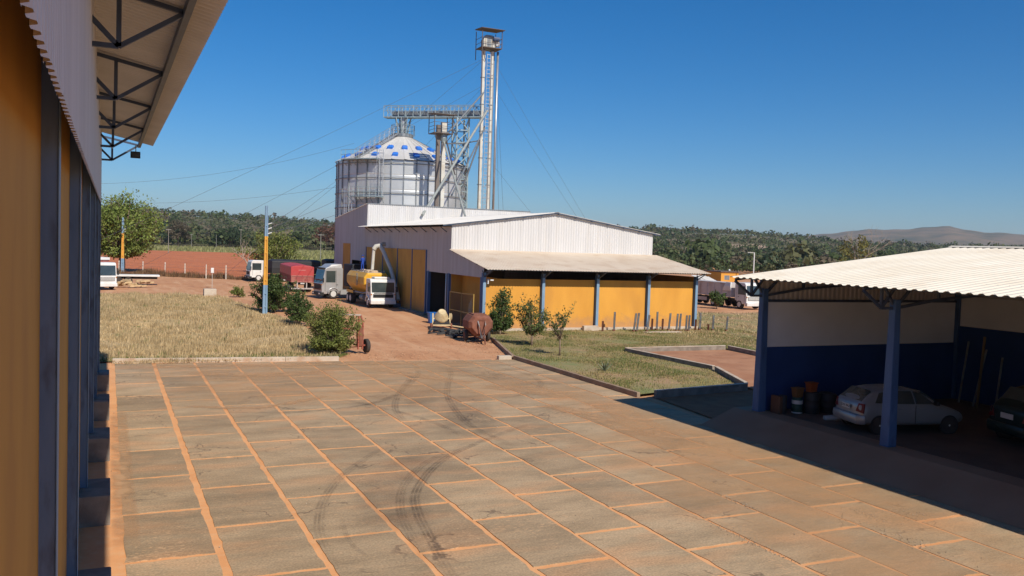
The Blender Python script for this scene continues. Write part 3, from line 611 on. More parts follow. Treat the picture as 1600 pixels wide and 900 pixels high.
while x < 37.5:
    n_ = 0.985
    corr('awning_sheet', ROOFB, PB, (x, 48.4, awz(48.4)+0.02), (1, 0, 0), (0, YG-48.4, 5.06-3.93), (0, -0.15, 1), n_, 0.197, 0.03)
    x += n_
for yy in (48.7, 50.4, 52.5, 54.6): MB().beam((20.95, yy, awz(yy)-0.04), (37.5, yy, awz(yy)-0.04), 0.05, 0.08).build('purlin', STEELB, PB)
# gable wall
def rz(x): return 6.72+(x-20.35)*(7.9-6.72)/(28.95-20.35) if x < 28.95 else 7.9-(x-28.95)*(7.9-6.64)/(37.8-28.95)
x = XL
while x < XR-0.2:
    corr('cladding_sheet', CLAD, PB, (x, YG, 4.98), (1, 0, 0), (0, 0, 2), (0, -1, 0), 1.01, 0.202, 0.03, vend=lambda u, x=x: (0, rz(x+u)-4.98-0.08))
    x += 1.01
# roof: two slopes
y = YG-0.25
while y < 76.2:
    wd = 1.0
    corr('roof_sheet', ROOFW, PB, (20.35, y, rz(20.35)), (0, 1, 0), (8.6, 0, 1.18), (-0.13, 0, 1), wd, 0.25, 0.035)
    corr('roof_sheet', ROOFW, PB, (37.8, y, rz(37.8)), (0, 1, 0), (-8.85, 0, 1.26), (0.14, 0, 1), wd, 0.25, 0.035)
    y += wd
MB().prism([(28.75, 7.90), (28.95, 7.945), (29.15, 7.90), (28.95, 7.93)], 'y', YG-0.27, 76.2).build('ridge_cap', ROOFW, PB)
rk = MB()
rk.beam((20.35, YG-0.2, rz(20.35)-0.06), (28.95, YG-0.2, 7.84), 0.05, 0.06); rk.beam((28.95, YG-0.2, 7.84), (37.8, YG-0.2, rz(37.8)-0.06), 0.05, 0.06)
rk.build('rake_beam', STEELB, PB)
for k in range(13):
    x = 20.9+k*1.37; MB().beam((x, YG-0.24, rz(x)-0.075), (x, YG+0.2, rz(x)-0.075), 0.12, 0.09).build('purlin_end', STEELB, PB)
for k in range(10):
    yy = 56+k*2.1; MB().beam((XL-0.03, yy, 6.25), (20.45, yy, 6.66), 0.05).build('eaves_strut', STEELB, PB)
# left facade
y = YF-0.1
FAC = []
while y < 87.6:
    if y+0.5 < 60.0: b0 = 3.42+0.0*y
    elif y+0.5 < 76.3: b0 = 4.9
    elif y+0.5 < 81.2: b0 = 3.66
    elif y+0.5 < 82.0: b0 = 0.2
    elif y+0.5 < 84.8: b0 = 5.15
    else: b0 = 0.2
    def top(yy):
        if yy < YG: return awz(max(yy, 48.4))-0.04
        if yy < 76.3: return 6.62
        return 8.82-(yy-76.3)*0.094
    corr('facade_sheet', CLADL, PB, (XL, y, b0), (0, 1, 0), (0, 0, 1), (-1, 0, 0), 1.0, 0.2, 0.028, vend=lambda u, y=y, b0=b0: (0, top(y+u)-b0))
    y += 1.0
for a, b in ((60.0, 63.2), (63.2, 66.9), (66.9, 71.0), (71.0, 76.2)):
    MB().box(XL-0.06, XL+0.05, a+0.07, b-0.07, 0.36, 4.95).build('door_leaf', ORANGEW, PB, bevel=0.01)
for a in (60.0, 63.2, 66.9, 71.0, 76.25): MB().box(XL-0.1, XL+0.08, a-0.068, a+0.068, 0.3, 4.97).build('door_post', BLUE, PB)
MB().box(XL-0.05, XL+0.05, 82.05, 84.8, 0.33, 5.2).build('door_leaf', ORANGEW, PB)
for a in (49.65, 55.4, 59.6): MB().box(XL-0.08, XL+0.14, a-0.12, a+0.12, 0.05, 3.45).build('column', BLUE, PB, bevel=0.01)
MB().tube((XL+0.02, 56.0, 0.1), (XL+0.02, 56.0, 3.45), 0.05).build('downpipe', PVC, PB, smooth=True)
MB().box(XL+0.9, XL+1.05, 49.76, 55.3, 0.0, 3.4).build('inner_wall', ORANGEW, PB)
MB().box(XL+0.1, XL+0.9, 55.2, 55.3, 0, 3.4).build('inner_wall', ORANGEW, PB)
MB().box(XL+4.0, XL+4.1, 55.3, 82, 0.0, 7).build('inner_partition', DARKIN, PB)
MB().box(XL+0.06, XL+4.0, 59.7, 59.8, 0.0, 6).build('inner_partition', DARKIN, PB)
MB().box(XL+0.06, XL+4.0, 81.9, 82.0, 0.0, 6).build('inner_partition', DARKIN, PB)
MB().box(XL-0.45, XL+0.02, 59.4, 77, 0.0, 0.38).build('threshold', CONCD, PB, bevel=0.03)
MB().box(XL+0.1, XR, 87.4, 87.6, 0.1, 7.7).build('rear_wall', CLADL, PB)
MB().box(XR-0.02, XR+0.06, YG+0.02, 87.6, 0.1, 6.5).build('right_wall', CLADL, PB)
MB().box(XR-0.05, XR+0.02, YF+0.26, YG, 0.1, 3.7).build('right_wall', ORANGE, PB)
# parapet block
x = XL
while x < XR-0.2:
    corr('parapet_sheet', CLAD, PB, (x, 76.3, 6.4), (1, 0, 0), (0, 0, 2.42), (0, -1, 0), 1.01, 0.202, 0.03); x += 1.01
MB().box(XL-0.05, XR, 76.22, 76.40, 8.80, 8.86).build('parapet_cap', GALVD, PB)
y = 76.4
while y < 87.5:
    corr('roof_sheet', ROOFW, PB, (XL-0.1, y, 8.8-(y-76.3)*0.094), (0, 1, -0.094), (16.2, 0, 0), (0, 0, 1), 1.0, 0.25, 0.035); y += 1.0
gate = thing('gate_frame', 'yellow steel tube gate frame standing open at the orange building corner', 'gate', (20.75, 50, 0.02), world=True)
g = MB()
for a, b in (((20.75, 50.2, 0), (20.75, 50.2, 2.35)), ((20.75, 52.2, 0), (20.75, 52.2, 2.3)), ((20.75, 54.3, 0), (20.75, 54.3, 2.3)), ((20.75, 50.2, 2.33), (20.75, 52.2, 2.28)), ((20.75, 52.2, 2.28), (20.75, 54.3, 2.28)), ((20.75, 50.2, 1.1), (20.75, 54.3, 1.1))): g.beam(a, b, 0.06)
g.build('frame', YFRAME, gate)
mb = MB(); 
for k in range(30):
    yy = 50.3+k*0.133; mb.beam((20.75, yy, 0.1), (20.75, yy, 2.25), 0.012)
mb.build('mesh_infill', STEELB, gate)
lt = thing('wall_lamp', 'small white lamp on the corner post of the orange building', 'lamp', (21.28, 49.2, 3.2))
MB().box(-0.03, 0.03, 0, 0.12, -0.15, 0.15).build('arm', PVC, lt); MB().box(0.1, 0.32, -0.1, 0.05, 0.05, 0.13).build('head', PVC, lt, bevel=0.01); MB().beam((0, 0, .1), (.15, 0, .1), .03).build('arm', PVC, lt)

# ------------------------------------------------------------------ silo
SX, SY, SR, SE, SA = 31.0, 98.0, 7.42, 14.35, 17.62
SI = thing('grain_silo', 'round galvanised grain silo with conical roof and blue roof vents', 'silo', (SX, SY, 0))
NS = 34; RH = 1.62; NR = 8
pm = MB(); da = 2*math.pi/NS; rows = 12
vs = []; fs = []
for k in range(rows+1):
    z = RH*k/rows; rr_ = SR + (0.02 if k % 2 else -0.02)
    for j in range(4):
        a = da*j/3; vs.append((rr_*math.cos(a), rr_*math.sin(a), z))
for k in range(rows):
    for j in range(3): fs.append((k*4+j, k*4+j+1, (k+1)*4+j+1, (k+1)*4+j))
pme = MB().add(vs, fs).mesh('wall_sheet')
for p in pme.polygons: p.use_smooth = True
for i in range(NS):
    for q in range(NR):
        o = link('wall_sheet', pme, GALVP, SI); o.rotation_euler = (0, 0, da*i); o.location = (0, 0, SE-RH*(q+1))
MB().lathe([(SR-0.03, 0), (SR-0.03, SE-RH*NR)], n=34).build('base_ring', GALVD, SI)
sm = MB().box(SR-0.02, SR+0.10, -0.06, 0.06, 0.0, SE).mesh('stiffener')
for i in range(NS): o = link('stiffener', sm, GALVD, SI); o.rotation_euler = (0, 0, da*i)
for q in range(NR):
    z = SE-0.35-RH*q; pts = [(math.cos(a)*(SR+0.16), math.sin(a)*(SR+0.16), z) for a in np.linspace(0, 2*math.pi, 61)]
    MB().path(pts, 0.045, 5).build('wind_ring', GALVD, SI)
rp = MB()
def cone(r_): return SE+0.03+(SR+0.25-r_)*(SA-SE)/(SR+0.25-1.0)
vs = []; fs = []
for k, r_ in enumerate((SR+0.25, 5.2, 3.0, 1.0)):
    for j in range(4):
        a = da*j/3; vs.append((r_*math.cos(a), r_*math.sin(a), cone(r_)+(0.05*r_/SR+0.01 if j == 0 else 0)))
for k in range(3):
    for j in range(3): fs.append((k*4+j, k*4+j+1, (k+1)*4+j+1, (k+1)*4+j))
rme = MB().add(vs, fs).mesh('roof_sheet')
for i in range(NS): o = link('roof_sheet', rme, GALVR, SI); o.rotation_euler = (0, 0, da*i)
vm = MB().loft([[(-0.32, -0.36, -0.05), (0.42, -0.36, -0.05), (0.42, 0.36, -0.05), (-0.32, 0.36, -0.05)], [(-0.32, -0.36, 0.2), (0.42, -0.36, 0.26), (0.42, 0.36, 0.26), (-0.32, 0.36, 0.2)], [(-0.2, -0.22, 0.34), (0.3, -0.22, 0.36), (0.3, 0.22, 0.36), (-0.2, 0.22, 0.34)]]).mesh('roof_vent')
sl = math.atan((SA-SE)/(SR-0.75))
for r_, n_, ph in ((6.55, 18, 0.10), (4.55, 18, 0.27)):
    for i in range(n_):
        a = 2*math.pi*i/n_+ph
        o = link('roof_vent', vm, VENTB, SI); o.location = (r_*math.cos(a), r_*math.sin(a), cone(r_)+0.05); o.rotation_euler = (0, sl, a); o.scale = (0.85, 0.85, 0.75)
MB().lathe([(1.15, SA-0.1), (1.2, SA+0.05), (1.2, SA+0.35), (1.0, SA+0.42)], n=20).build('roof_cap', GALVD, SI)
rail = MB()
for r_, z0 in ((1.35, SA+0.4),):
    pts = [(r_*math.cos(a), r_*math.sin(a)) for a in np.linspace(0, 2*math.pi, 17)]
    for zz in (0.5, 1.0): rail.path([(p[0], p[1], z0+zz) for p in pts], 0.025, 4)
    for p in pts[:-1]: rail.tube((*p, z0-0.3), (*p, z0+1.0), 0.025, n=4)
rail.build('top_railing', TEALST, SI)
# stair up the cone, platform and caged ladder on the camera-left side
def sp(a, r_, z): return Vector((r_*math.cos(a), r_*math.sin(a), z))
A0 = R(-148)
st = MB()
for off in (-0.3, 0.3):
    tdir = Vector((-math.sin(A0), math.cos(A0), 0))*off
    p = sp(A0, SR+0.2, SE+0.15)+tdir; q = sp(A0, 1.2, SA+0.35)+tdir
    st.beam(p, q, 0.05, 0.16)
    for zz in (0.5, 0.95): st.beam(p+Vector((0, 0, zz)), q+Vector((0, 0, zz)), 0.04)
    for k in range(9): b = p+(q-p)*k/8; st.beam(b, b+Vector((0, 0, 0.95)), 0.04)
for k in range(22):
    b = sp(A0, SR+0.2, SE+0.2)+(sp(A0, 1.2, SA+0.4)-sp(A0, SR+0.2, SE+0.2))*k/21; tdir = Vector((-math.sin(A0), math.cos(A0), 0))*0.3
    st.beam(b-tdir, b+tdir, 0.16, 0.03)
st.build('roof_stair', GALV, SI)
def platform(name, a0, a1, z, ri=SR+0.15, ro=SR+1.0):
    pl = MB(); an = np.linspace(a0, a1, 7)
    for i in range(6):
        p = [sp(an[i], ri, z), sp(an[i+1], ri, z), sp(an[i+1], ro, z), sp(an[i], ro, z)]
        pl.loft([[tuple(v) for v in p], [tuple(v+Vector((0, 0, 0.10))) for v in p]])
    for a in an: pl.beam(sp(a, ro, z), sp(a, ro, z+1.05), 0.04); pl.beam(sp(a, ri, z-0.6), sp(a, ro, z), 0.05)
    for zz in (0.55, 1.05): pl.path([sp(a, ro, z+zz) for a in an], 0.025, 4)
    pl.build(name, TEALST, SI)
platform('eaves_platform', R(-160), R(-126), SE-0.05)
platform('side_platform', R(-150), R(-122), SE-4.1)
def ladder(name, a, r_, z0, z1, mat, cage=True):
    ld = MB(); t = Vector((-math.sin(a), math.cos(a), 0)); c0 = sp(a, r_, 0); rad = Vector((math.cos(a), math.sin(a), 0))
    for s_ in (-0.24, 0.24): ld.beam(c0+t*s_+Vector((0, 0, z0)), c0+t*s_+Vector((0, 0, z1)), 0.05)
    for z in np.arange(z0+0.2, z1, 0.3): ld.beam(c0-t*0.24+Vector((0, 0, z)), c0+t*0.24+Vector((0, 0, z)), 0.03)
    if cage:
        for z in np.arange(z0+1.2, z1, 0.7): ld.path([c0-t*0.35+Vector((0, 0, z)), c0-t*0.35+rad*0.5+Vector((0, 0, z)), c0+t*0.35+rad*0.5+Vector((0, 0, z)), c0+t*0.35+Vector((0, 0, z))], 0.02, 4)
        for s_ in (-0.35, 0, 0.35): ld.beam(c0+t*s_+rad*0.5+Vector((0, 0, z0+1.2)), c0+t*s_+rad*0.5+Vector((0, 0, z1)), 0.025)
    ld.build(name, mat, SI)
ladder('caged_ladder', R(-124), SR+0.45, SE-4.1, SE+1.0, GALV)
ladder('caged_ladder', R(-151), SR+0.6, SE-7.4, SE-3.0, GALV)
# neck under the gallery
nk = MB()
for k in range(8):
    a = 2*math.pi*k/8+0.2; nk.beam((0.55*math.cos(a), 0.55*math.sin(a), SA+0.3), (0.95*math.cos(a), 0.95*math.sin(a), 19.9), 0.09)
    a2 = a+2*math.pi/8
    for z0, z1, r0, r1 in ((SA+0.4, SA+1.2, 0.57, 0.7), (SA+1.2, SA+2.1, 0.7, 0.9)): nk.beam((r0*math.cos(a), r0*math.sin(a), z0), (r1*math.cos(a2), r1*math.sin(a2), z1), 0.06)
nk.build('roof_neck', TEALST, SI)
MB().lathe([(0.35, SA+0.3), (0.35, 19.9)], n=12).build('inlet_pipe', GALV, SI)

# ------------------------------------------------------------------ conveyor gallery
TX, TY = 38.75, 91.5
ga = Vector((29.3, 99.45, 19.95)); gb = Vector((38.3, 91.6, 19.85)); gd = (gb-ga); gl = gd.length; gu = gd.normalized(); gn = Vector((-gu.y, gu.x, 0)).normalized()
GA = thing('conveyor_gallery', 'blue grey lattice conveyor gallery from silo top to elevator tower', 'conveyor', tuple(ga), world=True)
MB().beam(ga, gb, 1.1, 0.14).build('walkway', TEALST, GA)
MB().beam(ga+Vector((0, 0, 0.45))+gu*0.9, gb+Vector((0, 0, 0.45)), 0.42, 0.5).build('conveyor_trough', GALVD, GA)
for s_ in (-0.55, 0.55):
    t = MB(); n_ = 13
    t.beam(ga+gn*s_+Vector((0, 0, 1.3)), gb+gn*s_+Vector((0, 0, 1.3)), 0.07); t.beam(ga+gn*s_+Vector((0, 0, 0.7)), gb+gn*s_+Vector((0, 0, 0.7)), 0.05)
    for k in range(n_+1):
        p = ga+gu*(gl*k/n_)+gn*s_; t.beam(p, p+Vector((0, 0, 1.3)), 0.06)
        if k < n_: q = ga+gu*(gl*(k+1)/n_)+gn*s_; t.beam(p+Vector((0, 0, 0 if k % 2 else 1.3)), q+Vector((0, 0, 1.3 if k % 2 else 0)), 0.05)
    t.build('side_truss', TEALST, GA)
# lattice tower below the gallery
def lattice(x, y, z0, z1, wd, mat, n, parent, name='lattice'):
    t = MB(); h = wd/2; cs = [(x-h, y-h), (x+h, y-h), (x+h, y+h), (x-h, y+h)]
    for c in cs: t.beam((*c, z0), (*c, z1), 0.15)
    for k in range(n):
        za = z0+(z1-z0)*k/n; zb = z0+(z1-z0)*(k+1)/n
        for i in range(4):
            a, b = cs[i], cs[(i+1) % 4]; t.beam((*a, za), (*b, za), 0.10)
            if k % 2: a, b = b, a
            t.beam((*a, za), (*b, zb), 0.10)
    return t.build(name, mat, parent)
LT = thing('lattice_tower', 'blue grey lattice support tower standing right of the silo', 'tower', (36.45, 93.6, 0), world=True)
lattice(36.45, 93.6, 0.3, 19.8, 1.45, TEALST, 14, LT)
# ------------------------------------------------------------------ main bucket elevator
ET = thing('elevator_tower', 'tall twin leg bucket elevator tower with roofed head platform', 'tower', (TX, TY, 0), world=True)
for dx in (-0.62, 0.42):
    for k in range(9):
        z0 = 0.3+k*3.0; hwx = 0.15 if dx < 0 else 0.12; MB().box(TX+dx-hwx, TX+dx+hwx, TY-0.2, TY+0.2, z0, z0+2.98).build('leg_section', CREAMM, ET)
    for k in range(10): MB().box(TX+dx-0.22, TX+dx+0.22, TY-0.25, TY+0.25, 0.25+k*3.0, 0.33+k*3.0).build('leg_flange', GALVD, ET)
ld = MB()
for s_ in (-0.30, 0.12): ld.beam((TX+s_, TY-0.32, 0.5), (TX+s_, TY-0.32, 27), 0.05)
for z in np.arange(0.8, 27, 0.42): ld.beam((TX-0.30, TY-0.32, z), (TX+0.12, TY-0.32, z), 0.045)
for z in np.arange(2, 26, 1.25): ld.path([(TX-0.42, TY-0.3, z), (TX-0.42, TY-0.85, z), (TX+0.25, TY-0.85, z), (TX+0.25, TY-0.3, z)], 0.022, 4)
ld.build('ladder', GALV, ET)
MB().tube((TX+1.05, TY-0.2, 8.0), (TX+1.05, TY-0.2, 27.3), 0.13, n=10).build('return_pipe', GALV, ET, smooth=True)
MB().beam((TX+0.80, TY+0.3, 0.3), (TX+0.80, TY+0.3, 27.3), 0.10).build('mast', GALVD, ET)
hd = MB(); 
hd.loft([[(TX-0.85, TY-0.3, 27.42), (TX+0.65, TY-0.3, 27.42), (TX+0.65, TY+0.3, 27.42), (TX-0.85, TY+0.3, 27.42)], [(TX-0.85, TY-0.3, 28.42), (TX+0.65, TY-0.3, 28.42), (TX+0.65, TY+0.3, 28.42), (TX-0.85, TY+0.3, 28.42)], [(TX-0.45, TY-0.3, 29.02), (TX+0.3, TY-0.3, 29.02), (TX+0.3, TY+0.3, 29.02), (TX-0.45, TY+0.3, 29.02)]])
hd.build('elevator_head', GALVD, ET)
MB().box(TX-0.75, TX-0.4, TY-0.34, TY-0.302, 27.72, 28.62).build('head_cover', CREAMM, ET); MB().box(TX+0.15, TX+0.55, TY-0.34, TY-0.302, 27.62, 28.52).build('head_cover', CREAMM, ET)
MB().loft([[(TX+0.75, TY-0.35, 27.92), (TX+1.15, TY-0.35, 27.92), (TX+1.15, TY+0.1, 27.92), (TX+0.75, TY+0.1, 27.92)], [(TX+0.72, TY-0.35, 28.42), (TX+1.18, TY-0.35, 28.42), (TX+1.18, TY+0.1, 28.42), (TX+0.72, TY+0.1, 28.42)]]).build('discharge_chute', PVC, ET)
MB().tube((TX+0.3, TY-0.5, 28.62), (TX+1.0, TY-0.5, 28.62), 0.28, n=12).build('motor', BLUE, ET)
MB().box(TX-1.25, TX+1.2, TY-1.0, TY+0.9, 27.47, 27.55).build('platform', RUSTROOF, ET)
pr = MB()
for c in ((-1.22, -0.97), (1.17, -0.97), (1.17, 0.87), (-1.22, 0.87)): pr.beam((TX+c[0], TY+c[1], 26.32 if c[0] < 0 else 27.52), (TX+c[0], TY+c[1], 29.5), 0.07)
for zz in (28.02, 28.57):
    pr.beam((TX-1.22, TY-0.97, zz), (TX+1.17, TY-0.97, zz), 0.04); pr.beam((TX-1.22, TY-0.97, zz), (TX-1.22, TY+0.87, zz), 0.04); pr.beam((TX+1.17, TY-0.97, zz), (TX+1.17, TY+0.87, zz), 0.04)
for k in range(6): pr.beam((TX-1.22+0.4*k, TY-0.97, 27.52), (TX-1.22+0.4*k, TY-0.97, 28.57), 0.03)
pr.beam((TX-1.22, TY-0.97, 27.47), (TX-0.5, TY-0.3, 26.12), 0.06)
pr.build('platform_frame', RUSTROOF, ET)
for k in range(4): MB().box(TX-1.45+0.05*k, TX+1.4, TY-1.3+0.62*k, TY-0.72+0.62*k, 29.5+0.07*k, 29.56+0.07*k).build('roof_board', RUSTROOF, ET)
# ------------------------------------------------------------------ small elevator in front of the silo
QX, QY = 31.75, 87.0
EQ = thing('small_elevator', 'shorter grain elevator with roofed cage platform in front of the silo', 'elevator', (QX, QY, 0), world=True)
MB().box(QX-0.55, QX-0.18, QY-0.2, QY+0.2, 0.3, 17.9).build('leg', M('brown_leg', (0.16, 0.13, 0.11), rough=0.6), EQ)
for k in range(6): MB().box(QX+0.02, QX+0.42, QY-0.2, QY+0.2, 0.3+k*2.75, 3.02+k*2.75).build('leg_section', CREAMM, EQ)
MB().box(QX-0.05, QX+0.47, QY-0.28, QY+0.25, 17.1, 18.2).build('elevator_head', CREAMM, EQ)
MB().lathe([(0.25, 0), (0.42, 0.45), (0.35, 0.9)], c=(QX+0.2, QY-0.1, 16.1), n=12).build('hopper', TEALST, EQ)
MB().box(QX-1.15, QX+0.95, QY-0.9, QY+0.9, 16.95, 17.02).build('platform', RUSTROOF, EQ)
pr = MB()
for c in ((-1.12, -0.87), (0.92, -0.87), (0.92, 0.87), (-1.12, 0.87)): pr.beam((QX+c[0], QY+c[1], 16.95), (QX+c[0], QY+c[1], 18.9), 0.07)
for zz in (17.35, 17.7, 18.1):
    pr.beam((QX-1.12, QY-0.87, zz), (QX+0.92, QY-0.87, zz), 0.035); pr.beam((QX-1.12, QY-0.87, zz), (QX-1.12, QY+0.87, zz), 0.035); pr.beam((QX+0.92, QY-0.87, zz), (QX+0.92, QY+0.87, zz), 0.035)
pr.beam((QX-1.12, QY-0.87, 16.95), (QX-0.4, QY-0.2, 15.7), 0.06); pr.beam((QX+0.92, QY-0.87, 16.95), (QX+0.3, QY-0.2, 15.9), 0.06)
pr.build('cage_frame', RUSTROOF, EQ)
for k in range(3): MB().box(QX-1.4+0.08*k, QX+1.2, QY-1.15+0.75*k, QY-0.45+0.75*k, 18.9+0.08*k, 18.95+0.08*k).build('roof_board', RUSTROOF, EQ)
SPOUT = M('weathered_pipe', (0.30, 0.32, 0.30), (0.38, 0.40, 0.37), scale=2, rough=0.6, metal=0.2)
def pipe(name, label, pts, r, mat, cat='pipe', group=None):
    o = MB().path(pts, r, 10).build(name, mat, smooth='auto'); tag(o, label, cat, group); return o
pipe('grain_spout', 'long grey pipe slanting from elevator tower down to the roof, crossing in front of silo', [(38.6, 91.0, 20.6), (26.05, 75.9, 8.0)], 0.125, SPOUT)
pipe('grain_spout', 'grey pipe slanting right from the small elevator head to the roof', [(31.95, 86.8, 16.2), (30.0, 75.2, 8.05)], 0.10, SPOUT)
pipe('brace_pipe', 'thin brace rising from small elevator to the lattice tower top', [(32.3, 86.9, 17.0), (38.2, 91.3, 22.6)], 0.09, GALVD, 'brace')
pipe('brace_pipe', 'thin brace dropping from the small elevator head to lattice tower', [(32.2, 86.9, 16.6), (35.9, 93.0, 12.6)], 0.08, GALVD, 'brace')
pipe('brace_pipe', 'brace joining the lattice tower to the elevator tower below gallery', [(36.2, 93.0, 10.5), (38.5, 91.4, 18.9)], 0.09, GALVD, 'brace')
pipe('brace_pipe', 'level brace between small elevator, lattice tower and elevator tower', [(32.1, 87.0, 16.0), (36.4, 92.9, 16.9), (38.3, 91.3, 17.3)], 0.07, GALVD, 'brace')
pipe('brace_pipe', 'second grey pipe just behind the long spout on elevator tower', [(38.4, 91.2, 18.6), (30.6, 80.5, 10.2)], 0.08, GALVD, 'brace')
# guy wires
GW = 'guy wires of the elevator tower'
wires = [((38.2, 91.5, 26.4), (-9, 108, 0.3), 'upper guy wire running from the tower far down to the left'),
         ((38.2, 91.6, 26.3), (13.5, 118, 0.3), 'guy wire from tower top passing behind the conveyor gallery'),
         ((38.2, 91.6, 23.4), (2, 120, 0.3), 'guy wire from tower upper part passing behind silo roof'),
         ((38.2, 91.6, 23.2), (22, 118, 0.3), 'steep guy wire from tower upper part behind the gallery'),
         ((39.8, 91.5, 25.8), (62, 97, 0.3), 'outer guy wire descending to the right of the tower'),
         ((39.8, 91.5, 23.0), (64, 101, 0.3), 'middle guy wire descending to the right of the tower'),
         ((39.8, 91.5, 23.0), (44.5, 99, 0.3), 'steep guy wire just right of the tower'),
         ((39.8, 91.5, 14.5), (61, 104, 0.3), 'low guy wire right of the tower above the roof'),
         ((39.8, 91.5, 25.0), (49.5, 108, 0.3), 'guy wire right of tower leading far behind the building')]
for a, b, lab in wires:
    a = Vector(a); b = Vector(b); pts = []
    for k in range(9): t = k/8; p = a+(b-a)*t; p.z -= 0.35*math.sin(math.pi*t); pts.append(p)
    o = MB().path(pts, 0.014, 4).build('guy_wire', CABLE); tag(o, lab, 'wire')

# ------------------------------------------------------------------ utility poles
def painted_pole(loc, h, label, s=1.0):
    root = thing('utility_pole', label, 'pole', loc)
    segs = [(0, 0.27*h, LBLUE), (0.27*h, 0.72*h, POLEO), (0.72*h, h, LBLUE)]
    for a, b, mt in segs:
        wa = 0.15*(1-0.5*a/h); wb = 0.15*(1-0.5*b/h)
        mb = MB()
        for off in (-1, 1):
            rings = []
            for z, ww in ((a, wa), (b, wb)):
                cx = off*ww*0.72*s; hw = ww*0.34*s
                rings.append([(cx-hw, -0.11*s, z), (cx+hw, -0.11*s, z), (cx+hw, 0.11*s, z), (cx-hw, 0.11*s, z)])
            mb.loft(rings)
        rings = []
        for z, ww in ((a, wa), (b, wb)): rings.append([(-ww*0.4*s, -0.03, z), (ww*0.4*s, -0.03, z), (ww*0.4*s, 0.03, z), (-ww*0.4*s, 0.03, z)])
        mb.loft(rings); mb.build('shaft_section', mt, root)
    for k in range(7):
        z = 0.5+k*h/8; ww = 0.15*(1-0.5*z/h)*s; MB().box(-ww*0.37, ww*0.37, -0.09, -0.031, z-0.05, z+0.05).build('rung_web', LBLUE if z < 0.27*h or z > 0.72*h else POLEO, root)
    for k in range(3):
        z = h*0.83-k*0.32; MB().tube((0.1, 0, z), (0.36, -0.05, z+0.1), 0.035, n=6).build('insulator', PVC, root)
    MB().beam((0.13, 0, h*0.72), (0.13, 0, h*0.9), 0.05).build('insulator_rack', STEELB, root)
    return root
painted_pole((9.66, 60.2, 0.3), 7.3, 'tall concrete pole painted orange with light blue ends beside the dark bush')
painted_pole((1.75, 122.8, 0.3), 7.2, 'farther orange and blue pole in front of the mango tree', s=1.3)
def wire(a, b, sag, lab, r=0.014, group=None):
    a = Vector(a); b = Vector(b); pts = []
    for k in range(13): t = k/12; p = a+(b-a)*t; p.z -= sag*4*t*(1-t); pts.append(p)
    o = MB().path(pts, r, 4).build('power_wire', CABLE); tag(o, lab, 'wire', group)
wire((10.0, 60.2, 6.45), (23.1, 91, 12.9), 0.2, 'upper of three wires from painted pole up to the silo')
wire((10.0, 60.2, 6.15), (23.6, 90, 10.9), 0.2, 'middle of three wires from painted pole up to silo')
wire((10.0, 60.2, 5.85), (23.2, 88, 9.0), 0.2, 'lowest of three wires from painted pole to the silo foot')
wire((-4, 110, 10.8), (25, 97, 16.4), 1.2, 'long sagging wire from the left reaching the silo roof edge', 0.012)
wire((-2, 125, 9.4), (24, 99, 11.6), 0.8, 'low sagging wire crossing the sky left of the silo', 0.012)
POLEG = M('weathered_pole', (0.27, 0.26, 0.22), (0.22, 0.21, 0.18), scale=2, rough=0.9)
def plain_pole(x, y, h, label, arm=True):
    root = thing('utility_pole', label, 'pole', (x, y, 0.3))
    MB().tube((0, 0, 0), (0, 0, h), 0.11, 0.07, n=8).build('shaft', POLEG, root)
    if arm: MB().beam((-0.7, 0, h-0.3), (0.7, 0, h-0.3), 0.08).build('crossarm', POLEC, root)
plain_pole(15.6, 265, 7.0, 'slim grey pole beyond the ploughed field, nearest the mango tree')
plain_pole(32, 390, 6.0, 'tiny pole at the edge of the wood, second from the mango tree')
plain_pole(40, 372, 6.0, 'tiny far pole before the wood, third from mango tree', False)
plain_pole(43, 194, 6.6, 'slim pole with crossarm in the crop field left of the silo')
plain_pole(40, 300, 8.0, 'far pole with crossarm above the white truck in the field')
plain_pole(112, 240, 8.5, 'distant pole with crossarm in the trees right of the orange building')
plain_pole(150, 250, 8.0, 'distant slim pole in the trees between building and shed roofs')
o = thing('lamp_post', 'white lamp post with single arm behind the shed roof', 'lamp post', (92, 108, 0.3))
MB().tube((0, 0, 0), (0, 0, 5.4), 0.10, 0.08).build('shaft', PVC, o); MB().beam((0.05, 0, 5.35), (-0.9, 0.5, 5.35), 0.07).build('arm', PVC, o)

# ------------------------------------------------------------------ fence
FP = [(-1.5, 122.6), (1.3, 121.4), (4.06, 119.8), (6.57, 118.0), (8.7, 114.6), (10.9, 111.8), (13.05, 110.4), (15.3, 109.2), (18, 108.2), (21, 107.4)]
FE = thing('wire_fence', 'wire fence on pale concrete posts along the ploughed field', 'fence', (8.7, 114.6, 0.3), world=True)
for x, y in FP: MB().beam((x, y, 0.2), (x+random.uniform(-.03, .03), y, 2.0), 0.11).build('post', POSTC, FE); 
for z in (0.6, 1.0, 1.4, 1.75): MB().path([(x, y-0.07, z) for x, y in FP], 0.008, 3).build('wire', CABLE, FE)

